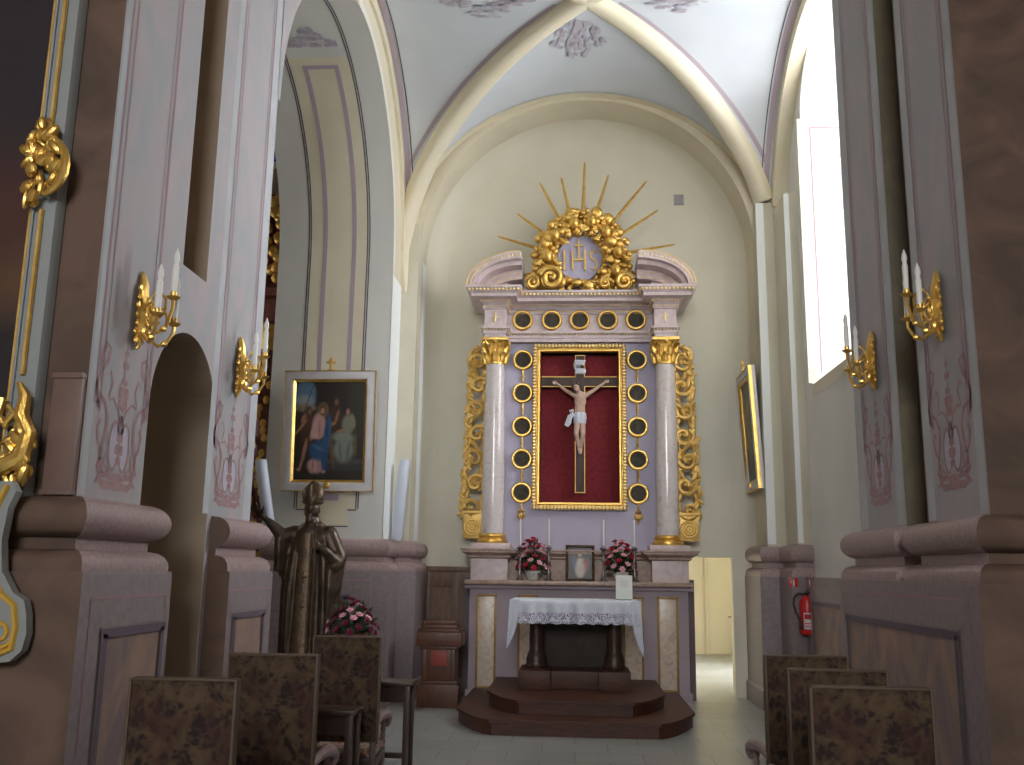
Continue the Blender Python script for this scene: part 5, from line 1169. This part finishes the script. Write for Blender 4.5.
L1 = [(.5, .0, .8, .1, 0, (50, 45, 42), .2), (.145, .86, .15, .17, 0, (92, 128, 156), .1), (.13, .8, .13, .06, 0, (150, 162, 166), .4), (.12, .73, .17, .04, 0, (146, 140, 120), .3), (.19, .82, .006, .2, -18, (60, 56, 54), .3),
      (.58, .82, .26, .24, 0, (46, 40, 38), .2), (.88, .75, .12, .3, 0, (58, 54, 38), .4), (.06, .5, .1, .2, 0, (56, 46, 36), .4), (.74, .19, .3, .03, 0, (78, 76, 76), .2), (.8, .13, .34, .03, 0, (64, 62, 62), .2),
      (.17, .58, .075, .15, -8, (84, 62, 46), .25), (.19, .44, .06, .1, 0, (70, 52, 40), .3), (.09, .53, .018, .1, -38, (172, 126, 98), .25), (.13, .62, .03, .05, -20, (160, 116, 90), .3), (.155, .3, .026, .12, -10, (168, 122, 96), .25), (.11, .16, .02, .07, -14, (164, 120, 94), .25), (.08, .11, .03, .015, 0, (170, 124, 98), .3), (.2, .7, .04, .045, 0, (74, 54, 42), .3), (.21, .69, .025, .03, 0, (140, 102, 80), .3),
      (.59, .62, .09, .17, 0, (70, 48, 40), .3), (.585, .8, .04, .045, 0, (66, 52, 44), .3), (.59, .79, .025, .03, 0, (128, 96, 76), .3), (.6, .64, .02, .07, -14, (150, 108, 84), .3), (.55, .57, .04, .018, 30, (154, 110, 86), .3), (.54, .3, .03, .16, 8, (110, 78, 60), .4),
      (.76, .56, .085, .1, 0, (132, 138, 116), .25), (.83, .6, .03, .07, 12, (140, 140, 112), .3), (.7, .43, .15, .055, -8, (140, 146, 132), .3), (.71, .31, .14, .12, 0, (130, 140, 128), .2), (.66, .29, .02, .11, 6, (106, 116, 108), .4), (.77, .29, .02, .11, -6, (104, 114, 104), .4), (.66, .5, .06, .015, 14, (166, 124, 98), .3), (.87, .36, .02, .12, 0, (108, 92, 58), .3), (.755, .72, .042, .04, 0, (62, 44, 36), .3), (.755, .69, .026, .034, 0, (166, 124, 98), .25),
      (.35, .55, .095, .13, 0, (194, 150, 146), .2), (.28, .5, .04, .09, -16, (200, 160, 154), .3), (.33, .45, .08, .03, 10, (208, 168, 160), .3), (.36, .5, .012, .1, 0, (160, 116, 116), .5), (.32, .15, .115, .075, 0, (194, 152, 148), .2), (.28, .15, .012, .07, 0, (158, 116, 116), .5), (.36, .14, .012, .07, 0, (160, 118, 118), .5),
      (.47, .46, .05, .2, -4, (58, 98, 138), .2), (.36, .3, .135, .1, -14, (52, 88, 126), .2), (.44, .2, .05, .12, 0, (46, 80, 116), .3), (.34, .33, .1, .015, -24, (74, 114, 150), .4), (.47, .5, .012, .14, 0, (42, 74, 108), .5),
      (.405, .71, .062, .062, 0, (150, 128, 92), .5), (.4, .71, .048, .055, 0, (98, 68, 48), .25), (.395, .695, .028, .036, 0, (188, 142, 114), .2), (.395, .665, .018, .014, 0, (104, 72, 52), .3), (.37, .46, .035, .02, 0, (190, 146, 118), .3), (.26, .09, .03, .016, 0, (180, 136, 110), .3), (.43, .09, .03, .016, 0, (180, 136, 110), .3)]
pt = white_picture('framed_painting', 'square-ish painting of robed figures in white and gold frame behind the bronze statue', .86, 1.2, L1, (52, 44, 38))
pt.location = (-3.01, 11.38, 3.24); pt.rotation_euler = (math.radians(4), 0, 0)
L2 = [(.5, .5, .3, .3, 0, (92, 96, 78), .6), (.4, .4, .12, .25, 0, (120, 110, 88), .5), (.5, .72, .1, .08, 0, (140, 124, 100), .4)]
p2_ = white_picture('framed_painting', 'narrow-looking painting seen edge-on in white and gold frame right of the altar', .72, 1.3, L2, (60, 60, 52))
p2_.location = (2.3, 12.62, 3.44); p2_.rotation_euler = (math.radians(3), 0, -PI / 2)

# ================================================================== SMALL WALL THINGS
fe = thing('fire_extinguisher', 'red fire extinguisher with black hose hanging on the right wall', 'fire extinguisher', (2.62, 11.23, .93))
m_ = MB(); m_.lathe([(.0, 0), (.07, 0), (.082, .015), (.084, .03), (.084, .33), (.07, .385), (.035, .415), (.03, .43), (.0, .43)], seg=28); m_.build('cylinder', 'ext_red', fe)
m_ = MB(); m_.lathe([(.024, .425), (.026, .46), (.0, .46)], seg=14); m_.rbox(-.015, .015, -.1, .03, .455, .47, .004); m_.rbox(-.012, .012, -.085, .02, .48, .492, .004); m_.tube([(-.02, 0, .445), (-.05, 0, .445)], .012, 8); m_.build('valve', 'black', fe)
m_ = MB(); m_.tube([(-.04, 0, .445), (-.1, -.02, .45), (-.15, -.03, .4), (-.155, -.035, .32), (-.13, -.04, .24), (-.095, -.05, .17), (-.09, -.06, .13)], .012, 8); m_.tube([(-.09, -.06, .14), (-.088, -.065, .06)], [.014, .02], 8); m_.build('hose', 'black', fe)
m_ = MB(); m_.lathe([(.0855, .06), (.0855, .24)], seg=12, a0=-2.3, a1=-.9); q_ = m_.build('label_sticker', 'frame_white', fe); q_['label'] = 'white printed label on the cylinder'
m_ = MB(); m_.lathe([(.0865, .17), (.0865, .225)], seg=12, a0=-2.2, a1=-1.0); m_.lathe([(.0865, .09), (.0865, .1)], seg=12, a0=-2.2, a1=-1.2); m_.lathe([(.0865, .12), (.0865, .13)], seg=12, a0=-2.2, a1=-1.1); m_.build('label_band', 'ext_red', q_)
m_ = MB(); m_.rbox(-.03, .03, .08, .1, .1, .4, .004); m_.box(-.04, .04, .06, .085, .3, .33); m_.build('bracket', 'black', fe)
def fire_sign(label, loc, rz, s_=1):
    o = MB(Vector(loc)); o.T = Matrix.Translation(loc) @ Matrix.Rotation(rz, 4, 'Z')
    o.rbox(-.05 * s_, .05 * s_, -.004, .0, -.05, .05, .001); so = tag(o.build('fire_sign', 'ext_red'), label, 'sign')
    q = MB(Vector(loc)); q.T = o.T; q.rbox(-.012, .012, -.006, -.003, -.036, .014, .001); q.box(-.004, .006, -.006, -.003, .014, .026); q.box(-.016, .012, -.006, -.003, .024, .031); q.tube([(-.014, -.005, .026), (-.024, -.005, .01), (-.022, -.005, -.01)], .003, 5)
    w_ = q.build('sign_symbol', 'paper'); w_.parent = so; w_.location = (0, 0, 0)
fire_sign('small red fire extinguisher sign with white symbol above left of the extinguisher', (2.5, 11.322, 1.5), 0)
fire_sign('tiny red sign seen edge-on on the right wall beyond the extinguisher', (2.638, 11.1, 1.5), -PI / 2, .7)
bd = MB((-2.63, 4.71, 1.95)); bd.rbox(-2.715, -2.556, 4.69, 4.73, 1.95, 2.56, .006); bd.rbox(-2.722, -2.553, 4.68, 4.73, 2.545, 2.575, .004); bd.rbox(-2.722, -2.553, 4.68, 4.73, 1.94, 1.965, .004)
tag(bd.build('wall_board', 'board'), 'plain brown upright board on the dark pier front beside painting frame', 'board')
def tube(label, b, tpt):
    m_ = MB(Vector(b)); B, T_ = Vector(b), Vector(tpt); d_ = (T_ - B)
    m_.tube([B, B + d_ * .01, B + d_ * .99, T_], [.066, .07, .07, .066], 20); m_.tube([T_ - d_ * .01, T_ + d_ * .004], [.05, .05], 16); m_.tube([B - d_ * .03, B + d_ * .005], [.05, .06], 16)
    o = tag(m_.build('candle_tube', 'tube', sharp=50), label, 'candle', 'thick pale candles beside the white framed painting')
tube('thick pale candle-like cylinder leaning left, above the raised bronze hand', (-3.64, 11.3, 1.97), (-3.81, 11.28, 2.86))
tube('thick pale candle-like cylinder leaning right on pink moulding beside the apse', (-2.24, 12.0, 1.97), (-2.17, 11.97, 2.95))

# ---- side altar glimpsed through the aisle arch
sa = thing('side_altar', 'gilded side altar glimpsed through the gap between left pier and aisle arch', 'side altar', (-5.2, 14.7, 0))
K = lambda: MB((-5.2, 14.7, 0))
m_ = K(); m_.rbox(-6.6, -4.4, 14.3, 14.98, 0, 1.5, .02); m_.rbox(-6.7, -4.3, 14.2, 14.98, 1.5, 1.7, .03); m_.build('altar_body', 'red_marble', sa)
for x in (-5.75, -5.15, -4.95):
    m_ = K(); m_.lathe([(.17, 1.7), (.17, 1.85), (.12, 1.95), (.115, 4.6), (.12, 5.0)], (x, 14.6, 0), 20); cl_ = m_.build('column_shaft', 'red_marble', sa)
    m_ = K(); m_.lathe([(.12, 5), (.16, 5.2), (.2, 5.35), (.2, 5.4)], (x, 14.6, 0), 16); m_.build('gilded_capital', 'gold', cl_); m_ = K(); m_.lathe([(.18, 1.7), (.18, 1.8), (.13, 1.9)], (x, 14.6, 0), 16)
    m_.build('column_base', 'gold', cl_); m_ = K(); rnd = random.Random(3)
    for i in range(26): m_.ell((x + rnd.uniform(-.14, .14), 14.44 + rnd.uniform(-.04, .04), 2 + i * .12), (.05, .04, .07), 7, 5)
    m_.build('leaf_moulding', 'gold', cl_)
m_ = K(); m_.rbox(-6.6, -4.4, 14.3, 14.98, 5.4, 5.55, .02); m_.rbox(-6.7, -4.3, 14.2, 14.98, 5.8, 5.95, .02); m_.box(-6.5, -4.5, 14.4, 14.98, 5.5, 5.85); m_.rbox(-5.9, -4.7, 14.4, 14.98, 5.95, 7.6, .05); m_.build('entablature', 'red_marble', sa)
m_ = K(); rnd = random.Random(8)
for i in range(60): m_.ell((rnd.uniform(-5.6, -4.75), 14.34 + rnd.uniform(-.08, .05), rnd.uniform(6, 7.6)), (.09, .06, .1), 8, 6)
m_.build('gilded_carving', 'gold', sa)
w2 = MB(); w2.box(-5.6, -4.9, 14.9, 14.99, 8.3, 9.2); w2o = struct(w2.build('window_2', 'frame_white')); g_ = MB(); g_.box(-5.5, -5.0, 14.88, 14.9, 8.38, 9.1); g_.build('window_pane', 'blue', parent=w2o)
